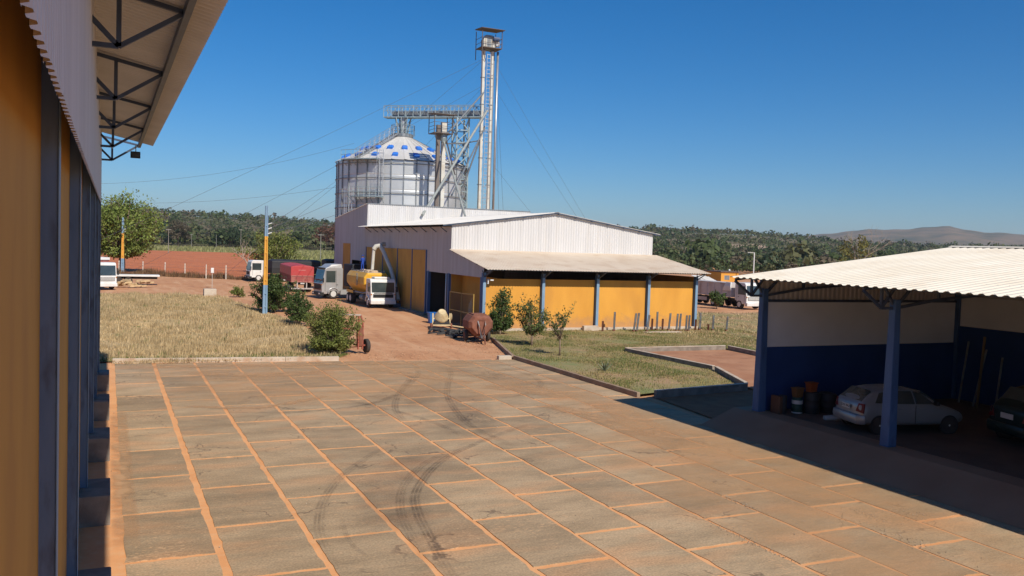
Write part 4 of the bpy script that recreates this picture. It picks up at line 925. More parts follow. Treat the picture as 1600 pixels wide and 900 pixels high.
# ------------------------------------------------------------------ vehicles
def wheel(root, x, y, r_=0.5, wd=0.28, side=1, rim=RIM, name='wheel'):
    t = MB().lathe([(r_*0.55, -wd/2), (r_*0.9, -wd/2), (r_, -wd/2*0.7), (r_, wd/2*0.7), (r_*0.9, wd/2), (r_*0.55, wd/2)], c=(x, y, r_), n=22, ax='x').build('wheel', TYRE, root, smooth='auto')
    s_ = side
    MB().lathe([(r_*0.60, wd/2*1.03*s_), (r_*0.54, wd/2*0.98*s_), (r_*0.46, wd/2*0.7*s_), (r_*0.26, wd/2*0.65*s_), (r_*0.22, wd/2*1.0*s_), (0.02, wd/2*1.05*s_)], c=(x, y, r_), n=16, ax='x').build('rim', rim, t, smooth='auto')
    return t
def cab(root, paint, W=2.4, H=2.75, L=1.85, z0=0.55, slant=0.28, tall=False, visor=False, bars=False, dark_front=False):
    h = W/2; zw = z0+0.40*(H-z0)
    prof = [(0.06, z0), (0, z0+0.12), (0, zw-0.05), (0.03, zw), (slant, H-0.22), (slant+0.15, H-0.03), (slant+0.4, H), (L-0.12, H), (L, H-0.15), (L, z0+0.45), (L-0.35, z0+0.30), (L-0.40, z0+0.05)]
    c = MB().prism(prof, 'x', -h, h).build('cab', paint, root, bevel=0.05)
    def front(za, zb, inset, mat, name, par, off=0.012, x0=None, x1=None):
        def fy(z): return 0.03+(slant-0.03)*(z-zw)/(H-0.22-zw) if z > zw else 0
        a = -h+inset if x0 is None else x0; b = h-inset if x1 is None else x1
        MB().loft([[(a, fy(za)-off, za), (b, fy(za)-off, za), (b, fy(za)+0.03, za), (a, fy(za)+0.03, za)], [(a, fy(zb)-off, zb), (b, fy(zb)-off, zb), (b, fy(zb)+0.03, zb), (a, fy(zb)+0.03, zb)]]).build(name, mat, par)
    front(zw+0.04, H-0.32, 0.10, GLASS, 'windscreen', root)
    front(z0+0.42, zw-0.12, 0.22, BLACK, 'grille', root, 0.02)
    for z in np.linspace(z0+0.5, zw-0.18, 4): MB().box(-h+0.25, h-0.25, -0.035, -0.02, z-0.025, z+0.025).build('grille_bar', paint if bars else BLACK, root)
    MB().box(-h-0.02, h+0.02, -0.18, 0.25, z0-0.18, z0+0.20).build('bumper', BLACK if dark_front else paint, root, bevel=0.04)
    for s_ in (-1, 1):
        MB().box(s_*(h-0.32)-0.18, s_*(h-0.32)+0.18, -0.195, -0.17, z0-0.04, z0+0.12).build('headlight', LAMPG, root)
        MB().box(s_*(h+0.002)-0.008, s_*(h+0.002)+0.008, slant+0.1, L-0.55 if not tall else L-0.85, zw+0.1, H-0.38).build('side_window', GLASS, root)
        d = MB().box(s_*(h+0.001)-0.006, s_*(h+0.001)+0.006, 0.35, L-0.35 if not tall else L-0.75, z0+0.35, zw+0.02).build('door', paint, root)
        MB().box(s_*(h+0.01)-0.012, s_*(h+0.01)+0.012, L-0.75, L-0.55, zw-0.18, zw-0.13).build('handle', BLACK, d)
        mr = MB().box(s_*(h+0.16)-0.09, s_*(h+0.16)+0.09, 0.06, 0.14, zw+0.1, zw+0.6).build('mirror', BLACK, root, bevel=0.02)
        MB().beam((s_*h, 0.2, zw+0.55), (s_*(h+0.16), 0.1, zw+0.5), 0.03).build('mirror_arm', BLACK, mr)
    for q_ in (-0.5, 0.35): MB().beam((q_*h, -0.005, zw+0.06), (q_*h+0.45, 0.10, zw+0.42), 0.02).build('wiper', BLACK, root)
    for s_ in (-1, 1):
        MB().box(s_*(h-0.06)-0.05, s_*(h-0.06)+0.05, -0.03, 0.10, zw-0.20, zw-0.08).build('indicator', M('amber_lamp', (0.5, 0.18, 0.02), rough=0.3), root)
        MB().box(s_*(h-0.02)-0.05, s_*(h-0.02)+0.05, 0.5, 1.0, z0-0.25, z0-0.18).build('step', BLACK, root)
        for y_ in (0.36, L-0.36 if not tall else L-0.76): MB().box(s_*(h+0.004)-0.006, s_*(h+0.004)+0.006, y_-0.012, y_+0.012, z0+0.3, H-0.34).build('door_seam', BLACK, root)
    if visor: MB().box(-h+0.15, h-0.15, slant-0.25, slant+0.05, H-0.2, H-0.05).build('sun_visor', BLACK if tall else paint, root, bevel=0.02)
    if tall:
        MB().loft([[(-h+0.1, slant+0.35, H-0.02), (h-0.1, slant+0.35, H-0.02), (h-0.1, L-0.05, H-0.02), (-h+0.1, L-0.05, H-0.02)], [(-h+0.25, slant+0.75, H+0.32), (h-0.25, slant+0.75, H+0.32), (h-0.2, L-0.1, H+0.36), (-h+0.2, L-0.1, H+0.36)]]).build('roof_fairing', paint, root, bevel=0.06)
    return c
def arch(root, y, mat, W=2.4, r_=0.62):
    for s_ in (-1, 1):
        pts = [(s_*(W/2+0.02), y+r_*math.cos(a), 0.5+r_*math.sin(a)) for a in np.linspace(0.05, math.pi-0.05, 9)]
        MB().path(pts, 0.07, 6).build('wheel_arch', mat, root, smooth=True)

# tanker
TK = thing('tanker_truck', 'yellow bulk tanker truck with white cab loading beside the grain building', 'truck', (19.32, 65.0, 0.33), s=0.82)
cab(TK, WHITEP, W=2.4, H=2.72, L=1.75, slant=0.22)
MB().box(-0.75, 0.75, 0.45, 1.5, 2.722, 2.9).build('roof_unit', WHITEP, TK, bevel=0.05)
MB().box(-0.45, 0.45, 1.7, 9.4, 0.7, 1.0).build('chassis', BLACK, TK)
arch(TK, 1.05, WHITEP)
oct_ = [(-0.55, 1.15), (0.55, 1.15), (1.25, 2.05), (1.27, 2.75), (0.95, 3.2), (-0.95, 3.2), (-1.27, 2.75), (-1.25, 2.05)]
c_ = (0, 2.3)
rings = []
for y_, k in ((2.3, 0.90), (2.38, 1.0), (8.9, 1.0), (9.2, 0.86)): rings.append([(c_[0]+(a-c_[0])*k, y_, c_[1]+(b-c_[1])*k) for a, b in oct_])
MB().loft(rings).build('tank', TANKY, TK, bevel=0.06)
MB().loft([[(-0.9, 2.5, 3.203), (0.9, 2.5, 3.203), (0.9, 8.8, 3.203), (-0.9, 8.8, 3.203)], [(-0.86, 2.55, 3.225), (0.86, 2.55, 3.225), (0.86, 8.75, 3.225), (-0.86, 8.75, 3.225)]]).build('walkway', TANKTOP, TK)
for y_ in (3.4, 5.2, 7.0): 
    hh = MB().lathe([(0.42, 3.22), (0.42, 3.38), (0.3, 3.42), (0.05, 3.43)], c=(0, y_, 0), n=14).build('hatch', TANKTOP, TK)
for y_ in (3.9, 5.6, 7.3): MB().loft([[(a*1.012, y_-0.05, 2.3+(b-2.3)*1.012) for a, b in oct_], [(a*1.012, y_+0.05, 2.3+(b-2.3)*1.012) for a, b in oct_]], caps=False).build('tank_band', TANKY, TK)
ldr = MB()
for s_ in (-0.2, 0.2): ldr.beam((-1.31, 4.7+s_, 1.9), (-1.31, 4.7+s_, 3.1), 0.04)
for z in np.arange(2.0, 3.1, 0.25): ldr.beam((-1.31, 4.5, z), (-1.31, 4.9, z), 0.035)
ldr.build('side_ladder', GALVD, TK)
MB().path([(-0.9, 2.2, 1.35), (-1.05, 3.2, 1.2), (-1.05, 6.2, 1.2)], 0.09, 8).build('discharge_pipe', GALVD, TK)
MB().box(-0.22, 0.22, -0.20, -0.185, 0.38, 0.5).build('number_plate', PLATE, TK)
MB().box(-0.9, 0.9, -0.02, 0.02, 1.36, 1.42).build('badge_strip', BLACK, TK)
rl = MB()
for s_ in (-0.85, 0.85): rl.beam((s_, 2.6, 3.36), (s_, 8.7, 3.36), 0.05)
for y_ in np.linspace(2.7, 8.6, 7):
    for s_ in (-0.85, 0.85): rl.beam((s_, y_, 3.2), (s_, y_, 3.36), 0.05)
rl.build('top_rail', GALVD, TK)
for y_ in (1.05, 7.2, 8.35):
    for s_ in (-1, 1): wheel(TK, s_*1.05, y_, 0.5, 0.32 if y_ < 2 else 0.5, s_)
for s_ in (-1, 1): MB().box(s_*1.22-0.02, s_*1.22+0.02, 6.5, 9.0, 1.02, 1.3).build('mudguard', TANKY, TK); MB().tube((s_*0.9, 3.0, 0.8), (s_*0.9, 4.2, 0.8), 0.3, n=12).build('fuel_tank', GALVD, TK)

# silver tractor unit coming out of the doorway
ST = thing('silver_truck', 'silver truck cab facing left out of the grain building doorway', 'truck', (16.75, 76.4, 0.33), R(-82), 0.82)
cab(ST, SILVERP, W=2.5, H=3.35, L=2.35, z0=0.5, slant=0.35, tall=True, visor=True, dark_front=True)
for z in (1.0, 1.5, 2.0): MB().box(-1.1, 1.1, -0.10, -0.03, z-0.05, z+0.05).build('bull_bar', RUSTD, ST)
MB().box(-0.45, 0.45, 2.35, 6.0, 0.7, 1.0).build('chassis', BLACK, ST); arch(ST, 1.3, SILVERP, 2.5, 0.66)
MB().box(-1.24, 1.24, 2.1, 3.6, 0.45, 0.95).build('side_skirt', SILVERP, ST)
for y_ in (1.3, 4.8, 6.0):
    for s_ in (-1, 1): wheel(ST, s_*1.08, y_, 0.52, 0.34, s_)
MB().box(-1.25, 1.25, 3.4, 11, 1.25, 3.7).build('trailer_body', BTARP, ST, bevel=0.08)

def trailer_wheels(root, ys_):
    for y_ in ys_:
        for s_ in (-1, 1): wheel(root, s_*1.0, y_, 0.5, 0.45, s_)
# red tarped trailer (rear towards camera)
RT = thing('red_trailer', 'red tarpaulin covered grain trailer seen from behind', 'trailer', (17.05, 84.6, 0.33), R(-4), 0.84)
MB().box(-1.28, 1.28, 0.0, 11.5, 1.15, 1.95).build('drop_side', REDBODY, RT)
ring = lambda y_, k=1: [(-1.3, y_, 1.9), (1.3, y_, 1.9), (1.3, y_, 2.92), (0.8, y_, 3.06*k), (0, y_, 3.12*k), (-0.8, y_, 3.06*k), (-1.3, y_, 2.92)]
MB().loft([ring(-0.04, 0.98), ring(0.3), ring(4, .985), ring(8), ring(11.2), ring(11.55, 0.98)]).build('tarpaulin', REDTARP, RT, bevel=0.04)
MB().box(-0.45, 0.35, -0.052, -0.045, 2.5, 2.58).build('faded_lettering', M('faded_print', (0.55, 0.2, 0.18), rough=0.7), RT)
for x in (-1.2, -0.62, 0, 0.62, 1.2): MB().box(x-0.05, x+0.05, -0.06, -0.002, 1.15, 1.92).build('gate_rib', REDBODY, RT)
for z in (1.2, 1.88): MB().box(-1.28, 1.28, -0.05, -0.003, z-0.04, z+0.04).build('gate_rail', M('pink_rail', (0.45, 0.2, 0.17), rough=0.6), RT)
for k in range(12): MB().box(-1.33, -1.285, 0.3+k, 0.4+k, 1.15, 1.95).build('side_rib', REDBODY, RT)
MB().box(-0.5, 0.5, 0.3, 11, 0.85, 1.14).build('chassis', BLACK, RT)
for x in (-0.55, 0.5): MB().box(x-0.06, x+0.06, 0.0, 0.12, 0.45, 1.14).build('bumper_post', M('bumper_grey', (0.42, 0.38, 0.36), rough=0.6), RT)
MB().box(-1.22, 1.22, -0.02, 0.1, 0.35, 0.5).build('rear_bumper', MATS['bumper_grey'], RT)
MB().box(-0.2, 0.25, -0.03, -0.005, 0.95, 1.1).build('number_plate', PLATE, RT)
trailer_wheels(RT, (1.6, 2.8, 4.0))
# white truck far with black tarp trailers
WT = thing('white_truck', 'white truck cab with long black tarpaulin trailer parked across the far yard', 'truck', (15.0, 105.9, 0.33), R(-86), 0.84)
cab(WT, WHITEP, W=2.45, H=2.95, L=2.1, slant=0.2, dark_front=True)
MB().box(-0.45, 0.45, 2.1, 19, 0.7, 1.0).build('chassis', BLACK, WT)
def tarpbox(root, a, b, mat, body, H=3.3):
    MB().box(-1.25, 1.25, a, b, 1.15, 1.9).build('drop_side', body, root)
    rg = lambda y_, k: [(-1.28, y_, 1.85), (1.28, y_, 1.85), (1.28, y_, H-0.25), (0.7, y_, H*k), (-0.7, y_, H*k), (-1.28, y_, H-0.25)]
    MB().loft([rg(a, 0.97), rg(a+0.4, 1), rg((a+b)/2, 0.99), rg(b-0.4, 1), rg(b, 0.97)]).build('tarpaulin', mat, root, bevel=0.05)
tarpbox(WT, 3.0, 10.0, BTARP, BLACK, 3.15); tarpbox(WT, 10.8, 19.5, BTARP, BLACK, 3.35)
MB().box(1.255, 1.27, 11, 19.3, 1.7, 1.82).build('side_rail', MATS['bumper_grey'], WT)
for y_ in (1.2, 4.8, 5.9, 8.5, 13, 16.5, 17.6):
    for s_ in (-1, 1): wheel(WT, s_*1.05, y_, 0.5, 0.36, s_)
# left white truck half hidden by the warehouse
LTK = thing('white_truck', 'white truck with bar grille half hidden behind the warehouse corner', 'truck', (-0.15, 86.0, 0.33), R(20), 0.82)
cab(LTK, WHITEP, W=2.4, H=3.0, L=1.9, slant=0.2, bars=True)
MB().box(-0.45, 0.45, 1.9, 9, 0.7, 1.0).build('chassis', BLACK, LTK)
MB().box(-1.25, 1.25, 2.4, 9, 1.1, 3.2).build('load_box', REDBODY, LTK); MB().box(-1.3, 1.3, 2.3, 9.1, 3.203, 3.5).build('load_cover', WHITEP, LTK, bevel=0.05)
for y_ in (1.1, 6.8, 7.9):
    for s_ in (-1, 1): wheel(LTK, s_*1.05, y_, 0.5, 0.34, s_)
# right truck beyond the orange building
RTK = thing('grain_truck', 'white cab truck with long grey brown grain body beyond the open shed', 'truck', (53.95, 62.9, 0.33), R(0), 0.84)
cab(RTK, WHITEP, W=2.45, H=2.9, L=2.0, slant=0.2, bars=True)
MB().box(-0.45, 0.45, 2, 14, 0.7, 1.0).build('chassis', BLACK, RTK)
MB().box(-1.28, 1.28, 2.6, 14, 1.2, 2.75).build('grain_body', TRGREY, RTK, bevel=0.03)
for k in range(9): MB().box(-1.33, -1.283, 2.9+k*1.3, 3.02+k*1.3, 1.2, 2.75).build('side_rib', TRGREY, RTK)
for z in (1.25, 2.72): MB().box(-1.34, -1.284, 2.6, 14, z-0.05, z+0.05).build('side_rail', TRGREY, RTK)
MB().loft([[(-1.36, 2.5, 1.9), (-1.30, 2.5, 1.9), (-1.30, 4.0, 1.9), (-1.36, 4.0, 1.9)], [(-1.42, 2.55, 2.4), (-1.3, 2.55, 2.4), (-1.3, 3.7, 2.4), (-1.42, 3.7, 2.4)], [(-1.36, 2.6, 2.85), (-1.2, 2.6, 2.85), (-1.2, 3.4, 2.85), (-1.36, 3.4, 2.85)]]).build('folded_tarp', WHITEP, RTK, bevel=0.04)
for y_ in (1.2, 4.6, 5.8, 10.0, 11.2, 12.4):
    for s_ in (-1, 1): wheel(RTK, s_*1.05, y_, 0.5, 0.36, s_)
MB().box(-1.2, -1.1, 7.0, 9.6, 0.55, 0.95).build('side_guard', MATS['bumper_grey'], RTK)

# cars in the shed
def hatchback(name, label, loc, rz_, s, paint, tall=0.0):
    root = thing(name, label, 'car', loc, rz_, s)
    # local x forward; stations: x, zlow, w, zbelt, zroof, wroof
    ST_ = [(-1.86, 0.42, 0.66, 0.80, 0.86, 0.60), (-1.80, 0.30, 0.76, 0.88, 0.98, 0.68), (-1.62, 0.24, 0.80, 0.95, 1.16, 0.64), (-1.30, 0.22, 0.81, 0.95, 1.36, 0.58), (-0.8, 0.22, 0.82, 0.94, 1.42, 0.58), (-0.1, 0.22, 0.82, 0.92, 1.42, 0.58), (0.3, 0.22, 0.82, 0.91, 1.34, 0.58), (0.75, 0.22, 0.82, 0.89, 1.06, 0.66), (1.0, 0.22, 0.81, 0.86, 0.92, 0.72), (1.45, 0.24, 0.79, 0.76, 0.81, 0.66), (1.78, 0.28, 0.70, 0.62, 0.68, 0.55), (1.88, 0.36, 0.60, 0.52, 0.58, 0.48)]
    rings = []
    for x, zl, w_, zb, zr, wr in ST_:
        zr = zr+tall*(1 if zr > 1.2 else 0.3)
        rings.append([(x, -w_*0.9, zl), (x, w_*0.9, zl), (x, w_, zl+0.16), (x, w_*1.01, (zl+zb)/2+0.05), (x, w_*0.97, zb), (x, wr, zr-0.03), (x, wr*0.8, zr), (x, -wr*0.8, zr), (x, -wr, zr-0.03), (x, -w_*0.97, zb), (x, -w_*1.01, (zl+zb)/2+0.05), (x, -w_, zl+0.16)])
    b = MB().loft(rings).build('body', paint, root, smooth=True); sb = b.modifiers.new('s', 'SUBSURF'); sb.levels = 2; sb.render_levels = 2
    T = tall
    def patch(nm, mat, pts, par=root, th=0.012):
        pts = [Vector(p) for p in pts]; n = (pts[1]-pts[0]).cross(pts[-1]-pts[0]).normalized()
        MB().loft([[tuple(p-n*th) for p in pts], [tuple(p+n*th) for p in pts]]).build(nm, mat, par)
    patch('rear_window', GLASS, [(-1.72, -0.60, 0.99), (-1.72, 0.60, 0.99), (-1.37, 0.50, 1.31+T), (-1.37, -0.50, 1.31+T)], th=0.045)
    patch('windscreen', GLASS, [(0.88, -0.62, 0.97), (0.88, 0.62, 0.97), (0.36, 0.52, 1.31+T), (0.36, -0.52, 1.31+T)], th=0.03)
    for s_ in (-1, 1):
        for q in ([(-0.62, .785, .97), (-0.02, .785, .96), (-0.06, .60, 1.33+T), (-0.62, .60, 1.34+T)], [(0.05, .785, .96), (0.68, .76, .95), (0.26, .61, 1.27+T), (0.02, .60, 1.33+T)], [(-1.36, .765, .99), (-0.70, .785, .97), (-0.70, .60, 1.33+T), (-1.16, .60, 1.27+T)]):
            patch('side_window', GLASS, [(a, c*s_, d) for a, c, d in q], th=0.03)
        d = MB().box(-0.66, -0.65, s_*0.835-0.01, s_*0.835+0.01, 0.34, 0.92).build('door_seam', BLACK, root); MB().box(0.0, 0.01, s_*0.835-0.01, s_*0.835+0.01, 0.34, 0.92).build('door_seam', BLACK, root)
        for x in (-0.55, 0.12): MB().box(x, x+0.13, s_*0.845-0.012, s_*0.845+0.012, 0.80, 0.83).build('door_handle', CARSIL, root)
        patch('tail_light', TAIL, [(-1.86, s_*0.52, 0.70), (-1.77, s_*0.79, 0.66), (-1.72, s_*0.76, 0.95), (-1.80, s_*0.58, 0.95)], th=0.03)
        MB().loft([[(1.74, s_*0.35, 0.52), (1.72, s_*0.62, 0.52), (1.60, s_*0.66, 0.66), (1.66, s_*0.4, 0.68)], [(1.86, s_*0.35, 0.52), (1.80, s_*0.62, 0.52), (1.66, s_*0.68, 0.68), (1.72, s_*0.4, 0.70)]]).build('headlight', LAMPG, root)
        MB().box(0.62, 0.74, s_*0.90-0.09, s_*0.90+0.09, 0.93, 1.05).build('mirror', BLACK, root, bevel=0.02)
        for x in (-1.22, 1.22):
            t = MB().lathe([(0.15, -0.09), (0.26, -0.09), (0.285, -0.06), (0.285, 0.06), (0.26, 0.09), (0.15, 0.09)], c=(x, s_*0.75, 0.285), n=22, ax='y').build('wheel', TYRE, root, smooth='auto')
            MB().lathe([(0.20, 0.085*s_), (0.16, 0.07*s_), (0.06, 0.08*s_), (0.02, 0.095*s_)], c=(x, s_*0.75, 0.285), n=10, ax='y').build('rim', RIM, t)
            MB().lathe([(0.32, 0.075*s_), (0.31, 0.078*s_)], c=(x, s_*0.75, 0.29), n=24, ax='y').build('wheel_well', BLACK, root)
    bp = MB().loft([[(-1.70, -0.82, 0.30), (-1.93, -0.66, 0.30), (-1.95, 0, 0.30), (-1.93, 0.66, 0.30), (-1.70, 0.82, 0.30)], [(-1.70, -0.84, 0.45), (-1.96, -0.67, 0.45), (-1.99, 0, 0.45), (-1.96, 0.67, 0.45), (-1.70, 0.84, 0.45)], [(-1.72, -0.83, 0.60), (-1.94, -0.66, 0.60), (-1.96, 0, 0.60), (-1.94, 0.66, 0.60), (-1.72, 0.83, 0.60)]]).build('rear_bumper', paint, root, smooth=True, bevel=0.03)
    pl = MB().box(-1.905, -1.885, -0.22, 0.22, 0.72, 0.86).build('number_plate', PLATE, root)
    return root, pl
HB, pl = hatchback('hatchback_car', 'silver hatchback parked under the shed behind the blue post', (20.75, 17.85, FS), R(-14.5), 0.89, CARSIL)
tx = bpy.data.curves.new('plate_text', 'FONT'); tx.body = 'DSV 8967'; tx.size = 0.115; tx.align_x = 'CENTER'; tx.align_y = 'CENTER'; tx.extrude = 0.002
to = bpy.data.objects.new('plate_text', tx); COL.objects.link(to)
tme = bpy.data.meshes.new_from_object(to.evaluated_get(bpy.context.evaluated_depsgraph_get())); bpy.data.objects.remove(to)
to = link('plate_lettering', tme, BLACK, pl); to.location = (-1.908, 0, 0.79); to.rotation_euler = (R(90), 0, R(-90))
hatchback('dark_car', 'dark green car parked deep in the shed at the right edge', (23.75, 14.9, FS), R(-14.5), 1.0, CARDK, 0.18)

# things along the shed end wall
def drum(x, y, r_, h, mat, label, lid=None, band=None):
    o = thing('drum', label, 'drum', (x, y, FS))
    MB().lathe([(r_*0.96, 0), (r_, 0.02), (r_, h*0.32), (r_*1.03, h*0.34), (r_, h*0.36), (r_, h*0.64), (r_*1.03, h*0.66), (r_, h*0.68), (r_, h-0.02), (r_*0.96, h)], n=18).build('barrel', mat, o, smooth='auto')
    MB().lathe([(r_*0.9, h-0.01), (r_*0.9, h+0.012), (0.02, h+0.012)], n=18).build('lid', lid or mat, o)
    if band: MB().lathe([(r_*1.035, h*0.62), (r_*1.035, h*0.85)], n=18).build('label_band', band, o); MB().lathe([(r_*1.035, 0.02), (r_*1.035, 0.06)], n=18).build('rim_band', band, o)
    return o
drum(19.05, 20.75, 0.13, 0.55, DRUMK, 'small black drum beside the shed corner post')
drum(19.50, 20.6, 0.16, 0.5, DRUMG, 'dark green drum with white band against the shed wall', band=PLATE)
drum(20.0, 20.5, 0.24, 0.66, DRUMK, 'largest black drum by the shed wall, under the orange box')
drum(20.62, 20.45, 0.26, 0.60, DRUMK, 'black drum nearest the silver hatchback')
drum(20.95, 20.85, 0.22, 0.55, DRUMK, 'low black drum farthest right by the shed wall')
o = MB().box(18.80, 18.92, 20.6, 21.0, FS, FS+0.55).build('board', BROWNB, bevel=0.01); tag(o, 'brown board standing at the foot of the shed corner post', 'board')
def crate(x, y, z, label, mat):
    o = thing('plastic_box', label, 'box', (x, y, z)); MB().loft([[(-0.13, -0.1, 0), (0.13, -0.1, 0), (0.13, 0.1, 0), (-0.13, 0.1, 0)], [(-0.15, -0.12, 0.26), (0.15, -0.12, 0.26), (0.15, 0.12, 0.26), (-0.15, 0.12, 0.26)]]).build('tub', mat, o, bevel=0.01)
    MB().box(-0.17, 0.17, -0.14, 0.14, 0.262, 0.30).build('lid', mat, o, bevel=0.01)
crate(19.50, 20.6, FS+0.513, 'brownish box standing on the green drum', M('ochre_box', (0.16, 0.08, 0.03), rough=0.7)); crate(19.98, 20.52, FS+0.673, 'orange box standing on the largest black drum', ORPL)
o = MB().beam((26.4, 19.6, FS), (26.6, 19.6, 2.9), 0.06).build('wall_pipe', M('dull_pipe', (0.22, 0.15, 0.07), rough=0.7)); tag(o, 'thin yellowish pipe standing upright against the shed back wall', 'pipe')
for k_, (yy, lean_, lab) in enumerate(((20.6, 0.5, 'thin dark pipe leaning on the shed back wall, nearest the corner'), (19.9, 0.7, 'thin dark pipe leaning on the shed back wall, second from corner'), (19.3, 0.4, 'thin dark pipe leaning on the shed back wall, third from corner'))):
    o = MB().tube((27.3-lean_, yy, FS), (27.34, yy+0.15, 2.6-0.2*k_), 0.035, n=6).build('leaning_pipe', STEELP); tag(o, lab, 'pipe')
sf = thing('tool_shelf', 'dark steel shelf standing against the shed back wall', 'shelf', (26.9, 17.2, FS))
for z in (0.05, 0.9, 1.75): MB().box(-0.3, 0.3, -0.9, 0.9, z, z+0.05).build('board', RUSTD, sf)
for sx in (-0.28, 0.28):
    for sy in (-0.88, 0.88): MB().beam((sx, sy, 0), (sx, sy, 1.9), 0.04).build('upright', STEELB, sf)
o = MB().path([(19.6, 19.55, FS+0.03), (20.1, 19.35, FS+0.07), (20.5, 19.5, FS+0.03)], 0.10, 6).build('rag', PLATE); tag(o, 'pale crumpled sheet lying on the shed floor beside the silver car', 'sheet')

# ------------------------------------------------------------------ things on the drive
# unloading auger pipe
AG = thing('unloading_auger', 'cream auger pipe bent over the tanker with spout above its hatch', 'auger', (20.5, 66.5, 0.3), world=True)
MB().path([(20.75, 65.6, 0.9), (20.55, 67.2, 3.3), (20.3, 69.0, 4.95)], 0.16, 12).build('auger_tube', CREAMM, AG, smooth='auto')
MB().path([(20.32, 68.9, 4.85), (20.15, 69.1, 5.12), (19.85, 69.2, 5.05), (19.7, 69.25, 4.8)], 0.20, 12).build('elbow', CREAMM, AG, smooth='auto')
MB().path([(19.7, 69.25, 4.85), (19.62, 69.3, 3.15)], 0.13, 12).build('spout', CREAMM, AG, smooth='auto')
MB().tube((20.25, 68.9, 5.25), (20.55, 68.9, 5.25), 0.17, n=12).build('motor', M('motor_grey', (0.3, 0.28, 0.24), rough=0.6), AG)
for s_ in (-0.35, 0.3): MB().beam((20.75+s_, 65.7, 0.33), (20.62, 66.5, 2.2), 0.06).build('stand_leg', STEELB, AG)
MB().beam((20.75-0.4, 65.65, 0.5), (20.75+0.15, 65.65, 0.5), 0.3).build('inlet_box', STEELB, AG)

# concrete mixer
MX = thing('concrete_mixer', 'cream concrete mixer on small wheels in front of the open doorway', 'mixer', (19.35, 52.1, 0.05), R(-10), 1.0)
MB().lathe([(0.10, -0.42), (0.36, -0.36), (0.46, -0.05), (0.44, 0.06), (0.26, 0.42), (0.24, 0.46), (0.20, 0.44)], c=(0, 0, 0), n=20).build('drum', MIXC, MX, smooth='auto').matrix_local = Matrix.Translation((0, 0, 0.72)) @ Matrix.Rotation(R(38), 4, 'X')
fr = MB()
for s_ in (-0.55, 0.55):
    fr.beam((s_, -0.35, 0.22), (s_, 0.35, 0.22), 0.07); fr.beam((s_, -0.05, 0.2), (s_, 0, 0.95), 0.08)
fr.beam((-0.55, 0.3, 0.22), (0.55, 0.3, 0.22), 0.07); fr.beam((-0.55, -0.3, 0.22), (0.55, -0.3, 0.22), 0.07); fr.beam((-0.58, -0.02, 0.62), (0.58, -0.02, 0.62), 0.07)
fr.build('frame', MIXC, MX)
MB().box(-0.5, 0.5, -0.28, 0.28, 0.27, 0.45).build('gear_housing', DRUMK, MX)
MB().lathe([(0.24, 0), (0.24, 0.04), (0.02, 0.04)], c=(0.62, 0.05, 0.72), n=16, ax='x').build('tilt_wheel', MIXC, MX)
for s_ in (-0.66, 0.60): MB().lathe([(0.06, -0.04), (0.17, -0.05), (0.17, 0.05), (0.06, 0.04)], c=(s_, -0.2, 0.17), n=16, ax='x').build('wheel', RUST, MX)
MB().beam((0.55, -0.2, 0.2), (1.35, -0.6, 0.12), 0.07).build('draw_bar', MIXC, MX)
BN = thing('blue_bin', 'open blue plastic bin beside the concrete mixer', 'bin', (19.75, 54.9, 0.12)); 
MB().loft([[(-0.22, -0.2, 0), (0.22, -0.2, 0), (0.22, 0.2, 0), (-0.22, 0.2, 0)], [(-0.28, -0.25, 0.7), (0.28, -0.25, 0.7), (0.28, 0.25, 0.7), (-0.28, 0.25, 0.7)]]).build('tub', BLUEPL, BN, bevel=0.02)
MB().box(-0.30, 0.30, -0.27, 0.27, 0.68, 0.72).build('rim', BLUEPL, BN)
# scrap heap
shr = thing('scrap_heap', 'heap of crumpled black sheeting and scrap between mixer and rusty wagon', 'scrap', (19.0, 48.6, 0.0), world=True); rr = random.Random(5)
for k in range(60):
    x = 19.0+rr.gauss(0, 0.55); y = 48.6+rr.gauss(0, 1.2); h = max(0.05, 0.4-abs(x-19.0)*0.25-abs(y-48.6)*0.1)
    a = rr.uniform(0, 6.28); L = rr.uniform(0.15, 0.45)
    MB().beam((x-L*math.cos(a), y-L*math.sin(a), rr.uniform(0, h)+0.03), (x+L*math.cos(a), y+L*math.sin(a), rr.uniform(0, h)+0.05), rr.uniform(0.1, 0.25), rr.uniform(0.02, 0.12)).build('scrap_piece', SCRAP, shr)
# rusty spreader wagon
SPW = thing('rusty_tank_wagon', 'rusty octagonal tank wagon with drawbar standing at the kerb of the lawn', 'wagon', (18.85, 44.3, 0.0), R(-7), 0.76)
rings = []
op = [(-0.42, 0.48), (0.42, 0.48), (0.92, 1.05), (0.92, 1.55), (0.62, 1.98), (-0.62, 1.98), (-0.92, 1.55), (-0.92, 1.05)]
for y_, k in ((0.0, 0.78), (0.3, 1), (2.0, 1), (2.25, 0.75)): rings.append([(a*k, y_, 1.3+(b-1.3)*k) for a, b in op])
MB().loft(rings).build('tank', RUST, SPW, bevel=0.03)
MB().box(-0.5, 0.5, 0.5, 1.8, 1.97, 2.06).build('filler_frame', RUST, SPW, bevel=0.01)
MB().box(-0.25, 0.15, -0.03, 0.03, 1.62, 1.7).build('slot', RUSTD, SPW)
for s_ in (-0.3, 0.25): MB().path([(s_, 0.02, 1.6), (s_*0.9, -0.2, 1.35), (s_*0.5, -0.28, 0.9), (s_*0.4, -0.35, 0.45)], 0.045, 7).build('hose', M('grey_hose', (0.28, 0.27, 0.26), rough=0.6), SPW)
